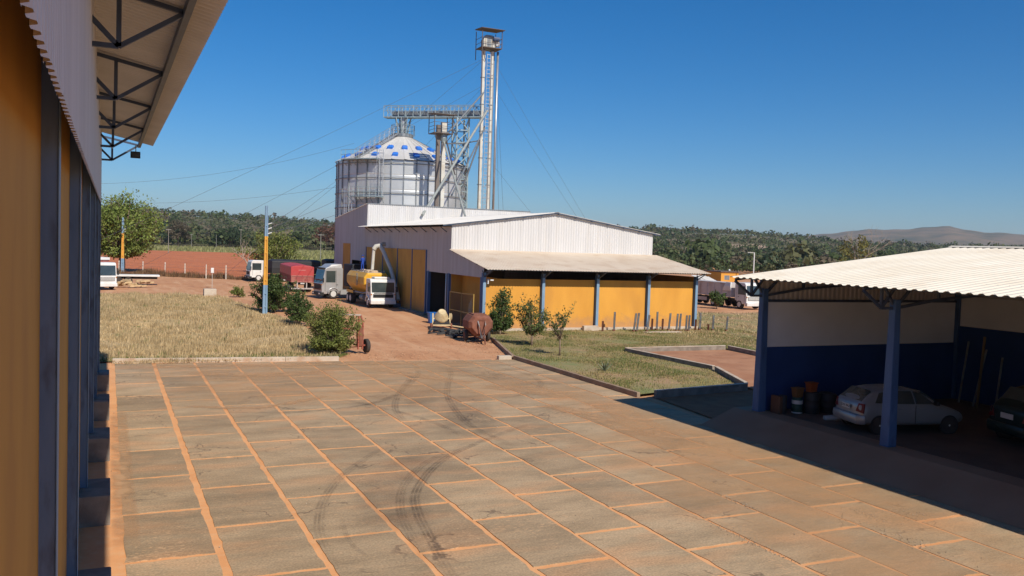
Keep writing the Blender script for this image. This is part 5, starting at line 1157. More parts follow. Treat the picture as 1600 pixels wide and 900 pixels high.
db = MB(); db.beam((-0.42, 0.5, 0.45), (0, -0.9, 0.32), 0.09); db.beam((0.42, 0.5, 0.45), (0, -0.9, 0.32), 0.09); db.beam((0, -0.9, 0.32), (0, -1.05, 0.02), 0.08); db.beam((0.25, 0.0, 1.7), (0.05, -0.7, 0.4), 0.05); db.beam((-0.3, 0.05, 1.6), (0.0, -0.7, 0.4), 0.05)
db.build('drawbar', RUSTD, SPW)
MB().box(-0.15, 0.15, -0.55, -0.3, 0.3, 0.6).build('pump', M('pump_grey', (0.2, 0.19, 0.18), rough=0.7), SPW)
for s_ in (-1, 1):
    for y_ in (1.3,): wheel(SPW, s_*0.85, y_, 0.42, 0.24, s_, RUSTD)
MB().beam((-0.9, 1.3, 0.42), (0.9, 1.3, 0.42), 0.1).build('axle', RUSTD, SPW)
# red implement beside bush
IM = thing('farm_implement', 'red farm implement frame with one rubber wheel beside the round bush', 'implement', (11.15, 40.9, 0.02), R(8), 0.95)
f_ = MB()
for a, b in (((-0.15, 0.1, 0.2), (-0.15, 0.1, 1.9)), ((0.08, 0.1, 0.2), (0.08, 0.1, 1.5)), ((0.08, 0.1, 1.5), (-0.05, 0.1, 1.95)), ((-0.15, 0.1, 1.35), (0.1, 0.1, 1.35)), ((-0.1, 0.1, 0.4), (0.3, 0.1, 0.4)), ((-0.15, 0.6, 0.4), (-0.15, 0.1, 0.4)), ((0.08, 0.1, 1.25), (-1.1, 0.5, 1.25))): f_.beam(a, b, 0.07)
f_.build('frame', RED, IM); MB().beam((-1.3, 0.4, 1.98), (-0.05, 0.05, 1.95), 0.08, 0.06).build('shank', M('worn_steel', (0.45, 0.38, 0.32), rough=0.6), IM)
MB().lathe([(0.16, 0), (0.2, 0.5), (0.16, 0.9)], c=(-0.02, 0.2, 0.4), n=10).build('spring_coil', RUST, IM)
wheel(IM, 0.32, 0.15, 0.36, 0.2, 1, RUSTD)
MB().beam((-0.7, 0.3, 0.28), (0.25, 0.15, 0.36), 0.06).build('axle', RUSTD, IM)
# concrete box with meter post
o = MB().box(7.35, 8.35, 76.8, 77.6, 0.3, 1.02).build('concrete_box', CONC, bevel=0.03); tag(o, 'grey concrete box standing in the dry grass near the dirt yard', 'box')
mp_ = thing('meter_post', 'thin post with white meter box standing behind the concrete box', 'post', (9.4, 90.5, 0.33)); MB().beam((0, 0, 0), (0, 0, 2.0), 0.05).build('shaft', POLEC, mp_); MB().box(-0.14, 0.14, -0.1, 0.05, 1.5, 2.0).build('meter_box', PVC, mp_, bevel=0.02)
# timber and flatbed by left truck
TB = thing('timber_stack', 'stack of pale sawn timber lying beside the left white truck', 'timber', (2.3, 90.6, 0.33)); rr = random.Random(9)
for k in range(22):
    x = rr.uniform(-1.3, 1.3); z = 0.12+0.16*(k % 4)
    MB().beam((x-rr.uniform(0.1, .5), rr.uniform(-.6, .4), z), (x+rr.uniform(0.1, .5), rr.uniform(-.4, .6), z+0.08), 0.16, 0.16).build('log', WOOD, TB)
FB = thing('flat_trailer', 'low white flatbed trailer parked behind the timber stack', 'trailer', (2.2, 95.5, 0.33)); MB().box(-2.2, 2.6, -0.9, 0.9, 0.85, 1.02).build('deck', WHITEP, FB, bevel=0.02)
for x in (-1.2, -0.3):
    for y_ in (-0.7, 0.7): MB().lathe([(0.2, -0.12), (0.4, -0.12), (0.4, 0.12), (0.2, 0.12)], c=(x, y_, 0.4), n=16, ax='y').build('wheel', TYRE, FB)
MB().box(-2, 2.4, -0.4, 0.4, 0.6, 0.848).build('chassis', BLACK, FB)
# steel posts planted before the orange wall
SPG = 'steel posts stuck in the ground before the orange wall'
posts = [(29.25, 48.7, 0.7, 0.0, 1), (30.05, 48.6, 1.3, 0.02, 0), (31.25, 48.1, 1.25, 0.12, 0), (31.42, 48.0, 1.28, 0.10, 0), (32.15, 47.9, 1.15, 0.13, 0), (33.0, 48.6, 0.85, 0.02, 1), (33.45, 48.7, 1.3, 0.02, 0), (33.7, 48.4, 0.85, 0.02, 1), (34.2, 48.4, 1.22, 0.10, 0), (34.55, 48.0, 1.22, 0.06, 0), (34.72, 47.9, 1.24, 0.06, 0), (35.25, 47.9, 1.12, 0.04, 0), (35.4, 47.8, 1.14, 0.04, 0), (36.4, 48.4, 0.8, 0.02, 1), (36.75, 48.4, 1.25, 0.04, 0), (37.25, 48.1, 0.5, 0.02, 1), (37.55, 48.0, 1.1, 0.03, 0), (38.4, 47.6, 1.05, 0.06, 0)]
ordn = ['leftmost', 'second', 'third', 'fourth', 'fifth', 'sixth', 'seventh', 'eighth', 'ninth', 'tenth', 'eleventh', 'twelfth', 'thirteenth', 'fourteenth', 'fifteenth', 'sixteenth', 'seventeenth', 'rightmost']
for k, (x, y, h, tl, ru) in enumerate(posts):
    o = thing('steel_post', ('%s post%s in the row before the orange wall, %s' % (ordn[k], '' if k in (0, 17) else ' from the left', 'rusty and short' if ru else 'grey steel')), 'post', (x, y, 0.05), group=SPG)
    mb = MB(); mb.beam((0, 0, 0), (tl*h, 0, h), 0.10, 0.02); mb.beam((-0.045, -0.04, 0), (tl*h-0.045, -0.04, h), 0.02, 0.07); mb.beam((0.045, -0.04, 0), (tl*h+0.045, -0.04, h), 0.02, 0.07)
    mb.build('channel', RUSTD if ru else STEELP, o)
    if not ru: MB().box(-0.07, 0.07, -0.08, 0.05, 0, 0.16).build('foot_stub', RUSTD, o)
o = MB().box(31.6, 34.4, 47.1, 47.6, 0.08, 0.15).build('concrete_strip', CONC, bevel=0.01); tag(o, 'pale concrete strip lying on the lawn at the foot of the steel posts', 'slab')
o = MB().box(28.0, 29.1, 48.9, 49.2, 0.05, 0.42).build('concrete_block', CONC, bevel=0.02); tag(o, 'pale square concrete block against the orange wall plinth', 'block')
# small orange building and low roofs to the right
OB = thing('small_orange_building', 'small orange block building with flat roof behind the grain truck', 'building', (89.8, 113, 0.3))
MB().box(-1.3, 2.2, -1.5, 2.5, 0, 2.1).build('wall', ORANGE, OB); MB().box(-1.55, 2.4, -1.7, 2.7, 2.1, 2.28).build('roof', RUSTROOF, OB); MB().box(-0.6, 0.3, -1.52, -1.503, 0.9, 1.6).build('window', GALVD, OB)
for dx in (-0.65, 0.32): MB().box(dx, dx+0.05, -1.53, -1.523, 0.85, 1.65).build('window_frame', POLEC, OB)
MB().lathe([(0.16, 2.28), (0.18, 2.42), (0.04, 2.56)], c=(1.5, 0, 0.02), n=10).build('roof_tank', PVC, OB)
for (cx, cy, wx, wy, h, lab) in ((85.6, 112, 2.6, 1.8, 0.95, 'low pale metal roof shelter left of small orange building'), (82.0, 106, 1.8, 1.4, 0.95, 'second low pale roof shelter next to the grain building corner')):
    o = thing('low_shelter', lab, 'shelter', (cx, cy, 0.3)); MB().loft([[(-wx/2, -wy, h-0.3), (wx/2, -wy, h-0.3), (wx/2, -wy, h-0.25), (-wx/2, -wy, h-0.25)], [(-wx/2, wy, h+0.5), (wx/2, wy, h+0.5), (wx/2, wy, h+0.55), (-wx/2, wy, h+0.55)]]).build('roof', ROOFW, o)
    for sx in (-1, 1):
        for sy in (-1, 1): MB().beam((sx*wx*0.45, sy*wy*0.9, 0), (sx*wx*0.45, sy*wy*0.9, h+0.1*sy), 0.12).build('post', STEELB, o)

# ------------------------------------------------------------------ person on the tanker
def person():
    root = thing('person', 'person in blue work overalls standing on top of the yellow tanker', 'person', (19.05, 70.2, 0.33+3.225*0.82), R(200), 0.74)
    J = {'pel': (0, 0, 0.95), 'sp1': (0, 0.0, 1.12), 'sp2': (0, -0.01, 1.33), 'nk': (0, 0, 1.50), 'hd0': (0, -0.01, 1.58), 'hd1': (0, -0.02, 1.70), 'hd2': (0, -0.01, 1.76),
         'shl': (-0.19, 0, 1.42), 'ell': (-0.27, -0.02, 1.14), 'wrl': (-0.24, -0.18, 0.94), 'hal': (-0.23, -0.25, 0.88), 'shr': (0.19, 0, 1.42), 'elr': (0.26, -0.04, 1.14), 'wrr': (0.16, -0.24, 1.0), 'har': (0.12, -0.30, 0.97),
         'hpl': (-0.10, 0, 0.90), 'knl': (-0.12, -0.03, 0.49), 'anl': (-0.13, 0.02, 0.09), 'tol': (-0.14, -0.15, 0.05), 'hpr': (0.10, 0, 0.90), 'knr': (0.14, -0.02, 0.49), 'anr': (0.16, 0.03, 0.09), 'tor': (0.18, -0.14, 0.05)}
    Rr = {'pel': .15, 'sp1': .14, 'sp2': .16, 'nk': .06, 'hd0': .075, 'hd1': .095, 'hd2': .07, 'shl': .075, 'ell': .05, 'wrl': .036, 'hal': .035, 'shr': .075, 'elr': .05, 'wrr': .036, 'har': .035, 'hpl': .10, 'knl': .065, 'anl': .05, 'tol': .04, 'hpr': .10, 'knr': .065, 'anr': .05, 'tor': .04}
    E_ = [('pel', 'sp1'), ('sp1', 'sp2'), ('sp2', 'nk'), ('nk', 'hd0'), ('hd0', 'hd1'), ('hd1', 'hd2'), ('sp2', 'shl'), ('shl', 'ell'), ('ell', 'wrl'), ('wrl', 'hal'), ('sp2', 'shr'), ('shr', 'elr'), ('elr', 'wrr'), ('wrr', 'har'), ('pel', 'hpl'), ('hpl', 'knl'), ('knl', 'anl'), ('anl', 'tol'), ('pel', 'hpr'), ('hpr', 'knr'), ('knr', 'anr'), ('anr', 'tor')]
    names = list(J)
    for hnd, sx in (('hal', -1), ('har', 1)):
        h = Vector(J[hnd])
        for k in range(4):
            nm = hnd+'f%d' % k; J[nm] = tuple(h+Vector(((k-1.5)*0.022, -0.05, -0.03+0.006*abs(k-1.5)))); Rr[nm] = 0.010; E_.append((hnd, nm)); names.append(nm)
            nm2 = nm+'t'; J[nm2] = tuple(h+Vector(((k-1.5)*0.022, -0.07, -0.065+0.006*abs(k-1.5)))); Rr[nm2] = 0.009; E_.append((nm, nm2)); names.append(nm2)
        nm = hnd+'th'; J[nm] = tuple(h+Vector((-sx*0.05, -0.03, 0.0))); Rr[nm] = 0.011; E_.append((hnd, nm)); names.append(nm)
    me = bpy.data.meshes.new('body'); me.from_pydata([J[n] for n in names], [(names.index(a), names.index(b)) for a, b in E_], [])
    o = bpy.data.objects.new('body', me); COL.objects.link(o)
    md = o.modifiers.new('skin', 'SKIN'); md.use_smooth_shade = True
    for i, n in enumerate(names): me.skin_vertices[0].data[i].radius = (Rr[n], Rr[n]*(0.72 if n in ('sp1', 'sp2', 'pel') else 1)); me.skin_vertices[0].data[i].use_root = (n == 'pel')
    ss = o.modifiers.new('sub', 'SUBSURF'); ss.levels = 1; ss.render_levels = 1
    dg = bpy.context.evaluated_depsgraph_get(); nm_ = bpy.data.meshes.new_from_object(o.evaluated_get(dg)); bpy.data.objects.remove(o)
    b = link('body', nm_, None, root); nm_.materials.clear(); nm_.materials.append(OVERALL); nm_.materials.append(SKIN); nm_.materials.append(BLACK)
    for p in nm_.polygons:
        c = p.center
        p.material_index = 1 if c.z > 1.50 or (c.y < -0.2 and 0.75 < c.z < 1.1) else (2 if c.z < 0.1 else 0); p.use_smooth = True
    MB().lathe([(0.112, 0), (0.108, 0.05), (0.07, 0.10), (0.01, 0.115)], c=(0, 0.0, 1.70), n=14).build('cap', OVERALL, root, smooth=True)
    MB().box(-0.07, 0.07, -0.19, -0.09, 1.70, 1.715).build('cap_peak', OVERALL, root)
    for s_ in (-0.035, 0.035): MB().lathe([(0.002, -0.008), (0.010, 0), (0.002, 0.008)], c=(s_, -0.105, 1.665), n=6, ax='y').build('eye', BLACK, root)
    MB().loft([[(-0.012, -0.10, 1.66), (0.012, -0.10, 1.66), (0, -0.098, 1.672)], [(-0.018, -0.122, 1.625), (0.018, -0.122, 1.625), (0, -0.13, 1.632)]]).build('nose', SKIN, root)
    for s_ in (-1, 1): MB().lathe([(0.004, -0.008), (0.028, 0), (0.004, 0.008)], c=(s_*0.10, 0, 1.655), n=8, ax='x').build('ear', SKIN, root)
person()

# ------------------------------------------------------------------ vegetation
def leaf_cloud(centers, radii, n, size, squash=0.8, droop=0.0, elong=1.7):
    """n folded leaf quads spread in clumps; returns V,F"""
    centers = np.array(centers); radii = np.array(radii); wts = radii**2/np.sum(radii**2)
    ci = rng.choice(len(centers), n, p=wts)
    d = rng.normal(size=(n, 3)); d /= np.linalg.norm(d, axis=1)[:, None]
    r_ = rng.uniform(0.45, 1.05, n)**0.6
    P = centers[ci]+d*(radii[ci]*r_)[:, None]*np.array([1, 1, squash])
    nn = d*0.7+rng.normal(size=(n, 3))*0.6+np.array([0, 0, 0.45]); nn /= np.linalg.norm(nn, axis=1)[:, None]
    t = np.cross(nn, rng.normal(size=(n, 3))); t /= np.linalg.norm(t, axis=1)[:, None]; t[:, 2] -= droop; t /= np.linalg.norm(t, axis=1)[:, None]
    b = np.cross(nn, t); s = (size*rng.uniform(0.6, 1.35, n))[:, None]
    V = np.stack([P-t*s*elong*0.5, P+b*s*0.5+nn*s*0.08, P+t*s*elong*0.5, P-b*s*0.5+nn*s*0.08], 1).reshape(-1, 3)
    F = np.arange(4*n).reshape(n, 4); return V, F
def clumps(n, R3, c, rmin, rmax, shell=0.5, zmin=-0.9):
    out = []; rad = []
    while len(out) < n:
        d = rng.normal(size=3); d /= np.linalg.norm(d)
        if d[2] < zmin: continue
        k = rng.uniform(shell, 1.0)
        out.append(np.array(c)+d*np.array(R3)*k); rad.append(rng.uniform(rmin, rmax))
    return out, rad
LEAF_M = leafmat('mango_leaves', (0.17, 0.24, 0.05), (0.26, 0.30, 0.08))
LEAF_D = leafmat('dark_leaves', (0.065, 0.11, 0.03), (0.11, 0.15, 0.045))
LEAF_B = leafmat('bush_leaves', (0.16, 0.20, 0.045), (0.23, 0.24, 0.07))
LEAF_C = leafmat('citrus_leaves', (0.10, 0.14, 0.04), (0.18, 0.19, 0.065))
LEAF_Y = leafmat('yellow_leaves', (0.22, 0.20, 0.06), (0.16, 0.17, 0.05))
def tree(name, label, loc, trunk_h, c, R3, nl, lsize, mat, ncl=24, clr=(0.4, 0.7), tr=0.15, limbs=7, bark=BARK, cat='tree', group=None, zmin=-0.6, squash=0.8, multi=1):
    root = thing(name, label, cat, loc, group=group)
    cl, rd = clumps(ncl, R3, c, *clr, zmin=zmin)
    tk = MB()
    for q in range(multi):
        off = Vector((random.uniform(-.5, .5), random.uniform(-.5, .5), 0))*(0.35 if multi > 1 else 0)*R3[0]
        fork = Vector((c[0]*0.5, c[1]*0.5, trunk_h))+off
        pts = [Vector((0, 0, -0.05))+off*0.2, Vector((random.uniform(-.1, .1)*tr*3, random.uniform(-.1, .1)*tr*3, trunk_h*0.5))+off*0.5, fork]
        tk.path(pts, tr*1.2/(multi**0.5), 8, tr*0.75/(multi**0.5))
        for k in range(limbs):
            e = Vector(cl[(k*3+q) % len(cl)]); mid = fork+(e-fork)*0.5+Vector((random.uniform(-.1, .1), random.uniform(-.1, .1), 0.08))*R3[2]
            tk.path([fork-Vector((0, 0, 0.05*trunk_h)), mid, e], tr*0.55/(multi**0.5), 6, tr*0.12)
    tk.build('trunk', bark, root, smooth=True)
    V, F = leaf_cloud(cl, rd, nl, lsize, squash)
    V[:, 2] = np.maximum(V[:, 2], 0.02)
    npmesh('crown', V, F, mat, root)
    return root
def twigtree(name, label, loc, base_h, H, Rx, Ry, nb, nt_, nleaf, lsize, mat, tr=0.06, el=(15, 85), cat='bush', jit=0.09, fill=(0.8, 1.08), start=0.35, bark=BARK, lean=(0, 0), bot=0.0):
    """limbs rise from a short stem to an uneven envelope; leaves sit along the twigs"""
    root = thing(name, label, cat, loc)
    fork = np.array([lean[0]*0.4, lean[1]*0.4, base_h]); ctr = np.array([lean[0], lean[1], (H+base_h*0.6+bot)/2]); rad = np.array([Rx, Ry, (H-base_h*0.6-bot)/2])
    tk = MB(); tk.path([(0, 0, -0.05), tuple(fork*0.5+rng.normal(size=3)*0.02*H*0.3), tuple(fork)], tr*1.25, 8, tr)
    LP = []; LD = []
    for b in range(nb):
        az = 2*math.pi*(b+rng.uniform(-0.3, 0.3))/nb*1.618; e = R(rng.uniform(*el))
        d = np.array([math.cos(az)*math.cos(e), math.sin(az)*math.cos(e), math.sin(e)])
        o = (fork-ctr)/rad; dd = d/rad; A = dd@dd; B = o@dd; C = o@o-1
        t = (-B+math.sqrt(max(B*B-A*C, 0.01)))/A*rng.uniform(*fill)
        end = fork+d*t; mid = fork+d*t*0.5+rng.normal(size=3)*0.06*t
        tk.path([tuple(fork-d*0.02), tuple(mid), tuple(end)], tr*0.5, 5, tr*0.12)
        for k in range(nt_):
            u = rng.uniform(start, 1.0); p = (1-u)**2*fork+2*u*(1-u)*mid+u*u*end
            q = d+rng.normal(size=3)*0.75+np.array([0, 0, 0.25]); q /= np.linalg.norm(q); L = t*rng.uniform(0.16, 0.34)
            if k % 3 == 0: tk.path([tuple(p), tuple(p+q*L)], tr*0.12, 4, tr*0.05)
            uu = rng.uniform(0.1, 1.1, nleaf)
            LP.append(p+q*L*uu[:, None]+rng.normal(size=(nleaf, 3))*jit*(0.6+0.6*L)); LD.append(np.repeat(q[None], nleaf, 0))
    tk.build('trunk', bark, root, smooth=True)
    P = np.concatenate(LP); D = np.concatenate(LD); n = len(P)
    t = D*0.5+rng.normal(size=(n, 3))*0.6; t /= np.linalg.norm(t, axis=1)[:, None]
    nn = np.cross(t, rng.normal(size=(n, 3)))+np.array([0, 0, 0.5]); nn -= t*np.sum(nn*t, 1)[:, None]; nn /= np.linalg.norm(nn, axis=1)[:, None]
    b_ = np.cross(nn, t); s_ = (lsize*rng.uniform(0.6, 1.4, n))[:, None]
    V = np.stack([P-t*s_*0.85, P+b_*s_*0.42+nn*s_*0.1, P+t*s_*0.85, P-b_*s_*0.42+nn*s_*0.1], 1).reshape(-1, 3); V[:, 2] = np.maximum(V[:, 2], 0.01)
    npmesh('crown', V, np.arange(4*n).reshape(n, 4), mat, root)
    return root
# mango tree on the left
twigtree('mango_tree', 'big rounded mango tree behind the left white truck', (1.7, 127, 0.33), 2.6, 8.9, 4.8, 4.4, 90, 14, 24, 0.2, LEAF_M, tr=0.36, el=(-12, 88), cat='tree', jit=0.28, start=0.4, bot=1.3)
# bushes
twigtree('dark_bush', 'large dark leafy bush around the foot of the painted pole', (10.6, 61.6, 0.30), 0.25, 2.2, 1.65, 1.2, 42, 13, 22, 0.085, LEAF_D, tr=0.06, el=(8, 88), lean=(-0.1, 0))
twigtree('dark_bush', 'smaller leafy bush in front and right of the painted pole', (10.75, 54.0, 0.12), 0.3, 1.75, 0.8, 0.75, 28, 10, 20, 0.075, LEAF_D, tr=0.045, el=(8, 88))
twigtree('round_bush', 'round light green bush at the corner of the paved yard', (9.75, 41.0, 0.02), 0.15, 2.1, 1.3, 1.1, 60, 13, 20, 0.06, LEAF_B, tr=0.05, el=(4, 88), fill=(0.86, 1.06))
twigtree('small_bush', 'small low green bush at the edge of the dry grass', (10.1, 77.2, 0.33), 0.1, 0.85, 0.85, 0.5, 18, 6, 12, 0.08, LEAF_B, tr=0.03, el=(8, 85))
twigtree('shrub', 'dark shrub in front of the right grain truck', (50.7, 64.3, 0.33), 0.2, 1.35, 1.0, 0.8, 22, 8, 14, 0.10, LEAF_D, tr=0.05)
twigtree('shrub', 'dim shrub at the right corner of the grain building', (41.5, 57.0, 0.3), 0.2, 1.3, 0.6, 0.6, 16, 7, 10, 0.09, LEAF_D, tr=0.04)
# fruit trees on the lawn
twigtree('fruit_tree', 'dense dark green fruit tree beside the rusty wagon', (21.45, 47.6, 0.08), 0.35, 2.45, 0.85, 0.8, 32, 11, 20, 0.085, LEAF_D, tr=0.06, el=(5, 88), cat='tree', fill=(0.7, 1.12))
twigtree('fruit_tree', 'small vase shaped fruit tree, the middle one on the lawn', (20.75, 41.85, 0.1), 0.55, 2.45, 0.95, 0.9, 26, 8, 12, 0.075, LEAF_C, tr=0.055, el=(22, 86), cat='tree', fill=(0.65, 1.15), jit=0.08)
twigtree('fruit_tree', 'sparse young fruit tree nearest the kerb on the lawn', (20.25, 37.7, 0.1), 0.8, 2.3, 0.85, 0.75, 17, 5, 8, 0.07, LEAF_C, tr=0.04, el=(-5, 84), cat='tree', fill=(0.6, 1.2), jit=0.06)
# agave
ag = thing('agave_plant', 'spiky grey green plant growing in the lawn near the kerb', 'plant', (19.8, 32.6, 0.1))
for k in range(16):
    a = k*2.4; el = random.uniform(0.5, 1.3); L = random.uniform(0.35, 0.6); d = Vector((math.cos(a)*math.cos(el), math.sin(a)*math.cos(el), math.sin(el))); s_ = Vector((-math.sin(a), math.cos(a), 0))*0.035
    MB().loft([[tuple(-s_), tuple(s_), (0, 0, 0.02)], [tuple(d*L*0.5-s_*0.8), tuple(d*L*0.5+s_*0.8), tuple(d*L*0.5+Vector((0, 0, 0.02)))], [tuple(d*L-s_*0.05), tuple(d*L+s_*0.05), tuple(d*L+Vector((0, 0, 0.004)))]]).build('leaf', M('agave_leaf', (0.16, 0.19, 0.12), rough=0.6), ag)
# tree behind the far white truck and other single trees at the field edge
twigtree('field_tree', 'light green spreading tree behind the painted pole', (22.5, 132, 0.33), 0.8, 5.6, 4.8, 3.4, 46, 11, 16, 0.19, LEAF_B, tr=0.2, el=(4, 86), cat='tree', jit=0.22)
tree('field_tree', 'russet leafed domed tree at the wood edge left of the silo', (96, 408, 0.3), 2, (0, 0, 7), (9, 8, 6.5), 6000, 0.42, leafmat('russet_leaves', (0.15, 0.07, 0.045), (0.20, 0.10, 0.06)), ncl=50, clr=(1.5, 2.6), tr=0.35)
bt = thing('bare_tree', 'bare pale branched tree at the field edge behind the white truck', 'tree', (17.2, 121, 0.3)); bm_ = MB(); rr = random.Random(3)
def branch(p, d, L, r_, dep):
    q = p+d*L; mid = p+d*L*0.5+Vector((rr.uniform(-.1, .1), rr.uniform(-.1, .1), rr.uniform(-.05, .1)))*L; bm_.path([p, mid, q], r_, 5, r_*0.55)
    if dep:
        for k in range(3 if dep > 1 else 2):
            nd = (d+Vector((rr.uniform(-.9, .9), rr.uniform(-.9, .9), rr.uniform(-.2, .6)))).normalized(); branch(q, nd, L*rr.uniform(0.6, 0.85), r_*0.55, dep-1)
branch(Vector((0, 0, 0)), Vector((-0.1, 0, 1)).normalized(), 1.6, 0.12, 4); bm_.build('branches', PALEBARK, bt)
bt = thing('bare_tree', 'nearly bare pale tree rising above the shed roof', 'tree', (107, 102, 0.3)); bm_ = MB(); rr = random.Random(8)
branch(Vector((0, 0, 0)), Vector((0.05, 0, 1)), 3.4, 0.16, 4); bm_.build('branches', PALEBARK, bt)
V, F = leaf_cloud(*clumps(30, (3.2, 2.6, 2.2), (0, 0, 6.3), 0.5, 0.9), 900, 0.2); npmesh('crown', V, F, LEAF_Y, bt)

# grass
def grass(name, polyfun, n, hmin, hmax, wd, mat, bounds, dz, clump=0.0, lean=0.35):
    x0, x1, y0, y1 = bounds; P = []
    while sum(len(p) for p in P) < n:
        # more blades where they show larger (near), drawn uniformly per area otherwise
        q = np.stack([rng.uniform(x0, x1, n), rng.uniform(y0, y1, n)], 1)
        if clump:
            q = q + 0.0
        P.append(q[polyfun(q)])
    P = np.concatenate(P)[:n]
    bare = np.sin(P[:, 0]*0.83+1.7*np.sin(P[:, 1]*0.31))*np.sin(P[:, 1]*0.57+1.3*np.sin(P[:, 0]*0.4)); P = P[(bare < 0.55) | (rng.random(len(P)) < 0.25)]; n = len(P)
    z = np.array([gz(y) for y in P[:, 1]])+dz
    # patchy height
    ph = np.sin(P[:, 0]*1.3+np.sin(P[:, 1]*0.7)*2)*np.sin(P[:, 1]*0.9+P[:, 0]*0.4)
    h = rng.uniform(hmin, hmax, n)*(0.8+0.45*ph)
    a = rng.uniform(0, 2*np.pi, n); l = rng.uniform(0, lean, n)
    base = np.stack([P[:, 0], P[:, 1], z], 1); s = np.stack([np.cos(a), np.sin(a), 0*a], 1)*(wd*rng.uniform(0.6, 1.4, n))[:, None]
    tip = base+np.stack([np.cos(a+1.3)*l*h, np.sin(a+1.3)*l*h, h], 1)
    V = np.stack([base-s, base+s, tip], 1).reshape(-1, 3); F = np.arange(3*n).reshape(n, 3)
    o = npmesh(name, V, F, mat); return o
def inpoly(poly):
    poly = np.array(poly)
    def f(q):
        ins = np.zeros(len(q), bool); j = len(poly)-1
        for i in range(len(poly)):
            xi, yi = poly[i]; xj, yj = poly[j]
            c = ((yi > q[:, 1]) != (yj > q[:, 1])) & (q[:, 0] < (xj-xi)*(q[:, 1]-yi)/(yj-yi+1e-9)+xi); ins ^= c; j = i
        return ins
    return f
STRAW = leafmat('straw_grass', (0.60, 0.46, 0.26), (0.47, 0.35, 0.185), 0.38)
GREENG = leafmat('green_grass', (0.25, 0.24, 0.085), (0.42, 0.32, 0.15), 0.3)
GREEN2 = leafmat('fresh_grass', (0.13, 0.18, 0.045), (0.20, 0.22, 0.07), 0.3)
tag(grass('dry_grass', inpoly(LEFTLAWN), 90000, 0.10, 0.30, 0.022, STRAW, (-4, 11, 40, 80), 0.03), 'dry straw grass covering the left lawn', 'grass', kind='stuff')
LL2 = [(-1, 40.15), (9.5, 39.2), (10.5, 40.5), (9, 41.2), (-1, 41.0)]
tag(grass('kerb_grass', inpoly(LL2), 5000, 0.05, 0.16, 0.018, GREEN2, (-1, 11, 39, 42), 0.03), 'green grass along the kerb', 'grass', kind='stuff')
def tufts(q):
    c = np.sin(q[:, 0]*2.3+q[:, 1]*0.9)*np.sin(q[:, 1]*1.7-q[:, 0]*1.1); return inpoly(LEFTLAWN)(q) & (c > 0.86)
tag(grass('weed_tufts', tufts, 2500, 0.12, 0.34, 0.022, leafmat('weed_green', (0.27, 0.26, 0.10), (0.20, 0.22, 0.075)), (-3, 11, 40, 80), 0.03), 'greenish weed tufts scattered in the dry lawn', 'weeds', kind='stuff')
tag(grass('tall_straw', lambda q: inpoly(LEFTLAWN)(q) & (np.sin(q[:, 0]*1.1-q[:, 1]*0.5)*np.sin(q[:, 1]*0.8+q[:, 0]) > 0.45), 9000, 0.25, 0.48, 0.016, leafmat('bleached_straw', (0.66, 0.51, 0.29), (0.56, 0.42, 0.22)), (-3, 11, 41, 80), 0.03), 'taller bleached straw patches in the dry lawn', 'grass', kind='stuff')
tag(grass('spill_grass', lambda q: q[:, 0] > -99, 2500, 0.05, 0.2, 0.014, STRAW, (0.2, 9.6, 39.0, 39.9), 0.05, lean=1.2), 'straw spilling over the yard kerb', 'grass', kind='stuff')
def rl(q): return inpoly(RIGHTLAWN)(q)
tag(grass('lawn_grass', rl, 70000, 0.03, 0.10, 0.016, GREENG, (17, 40, 26, 50), 0.10), 'patchy short grass of the right lawn', 'grass', kind='stuff')
def rl2(q): return rl(q) & (np.sin(q[:, 0]*0.9+1)*np.sin(q[:, 1]*0.6+0.5) > 0.0)
tag(grass('lush_grass', rl2, 20000, 0.04, 0.12, 0.016, GREEN2, (17, 40, 26, 50), 0.10), 'greener tufts in the right lawn', 'grass', kind='stuff')
tag(grass('far_grass', rl, 30000, 0.06, 0.2, 0.03, STRAW, (33, 72, 34, 62), 0.10), 'dry grass right of the grain building', 'grass', kind='stuff')
# tufts of dry weeds along the fence, crop strip
def nearfence(q): return (np.abs(q[:, 1]-(122-0.95*(q[:, 0]+1)*0.8)) < 1.2)
tag(grass('fence_weeds', nearfence, 5000, 0.3, 0.9, 0.05, leafmat('brown_weeds', (0.20, 0.11, 0.06), (0.26, 0.16, 0.08)), (0, 18, 105, 124), 0.0), 'dry weeds along the wire fence', 'weeds', kind='stuff')
CL = leafmat('crop_leaves', (0.24, 0.25, 0.09), (0.36, 0.32, 0.15))
tag(grass('crop', inpoly(CROPP), 20000, 0.6, 1.4, 0.2, CL, (20, 170, 115, 402), 0.0), 'pale green crop right of the ploughed field', 'crop', kind='stuff')
tag(grass('crop', inpoly(CROPQ), 14000, 0.6, 1.5, 0.3, CL, (-60, 70, 300, 408), 0.0), 'pale green crop strip beyond the ploughed field', 'crop', kind='stuff')
# clods on the ploughed field
CLOD = M('clods', (0.54, 0.185, 0.07), (0.40, 0.12, 0.042), scale=0.8, rough=1, island=0.3)
FLD = inpoly(FIELDP)
q = np.stack([rng.uniform(-12, 60, 60000), 108+rng.random(60000)**1.5*190], 1); q = q[FLD(q)][:16000]
T = np.array([(1, 0, 0), (-1, 0, 0), (0, 1, 0), (0, -1, 0), (0, 0, 1)], float); TF = np.array([(0, 2, 4), (2, 1, 4), (1, 3, 4), (3, 0, 4)])
k = rng.uniform(0.04, 0.13, len(q)); Vc = (T[None]*np.array([1, 1, 0.6])*(k[:, None, None]*rng.uniform(0.5, 1.4, (len(q), 5, 3)))+np.stack([q[:, 0], q[:, 1], np.full(len(q), 0.34)], 1)[:, None]).reshape(-1, 3)
tag(npmesh('soil_clods', Vc, (TF[None]+5*np.arange(len(q))[:, None, None]).reshape(-1, 3), CLOD), kind='stuff')

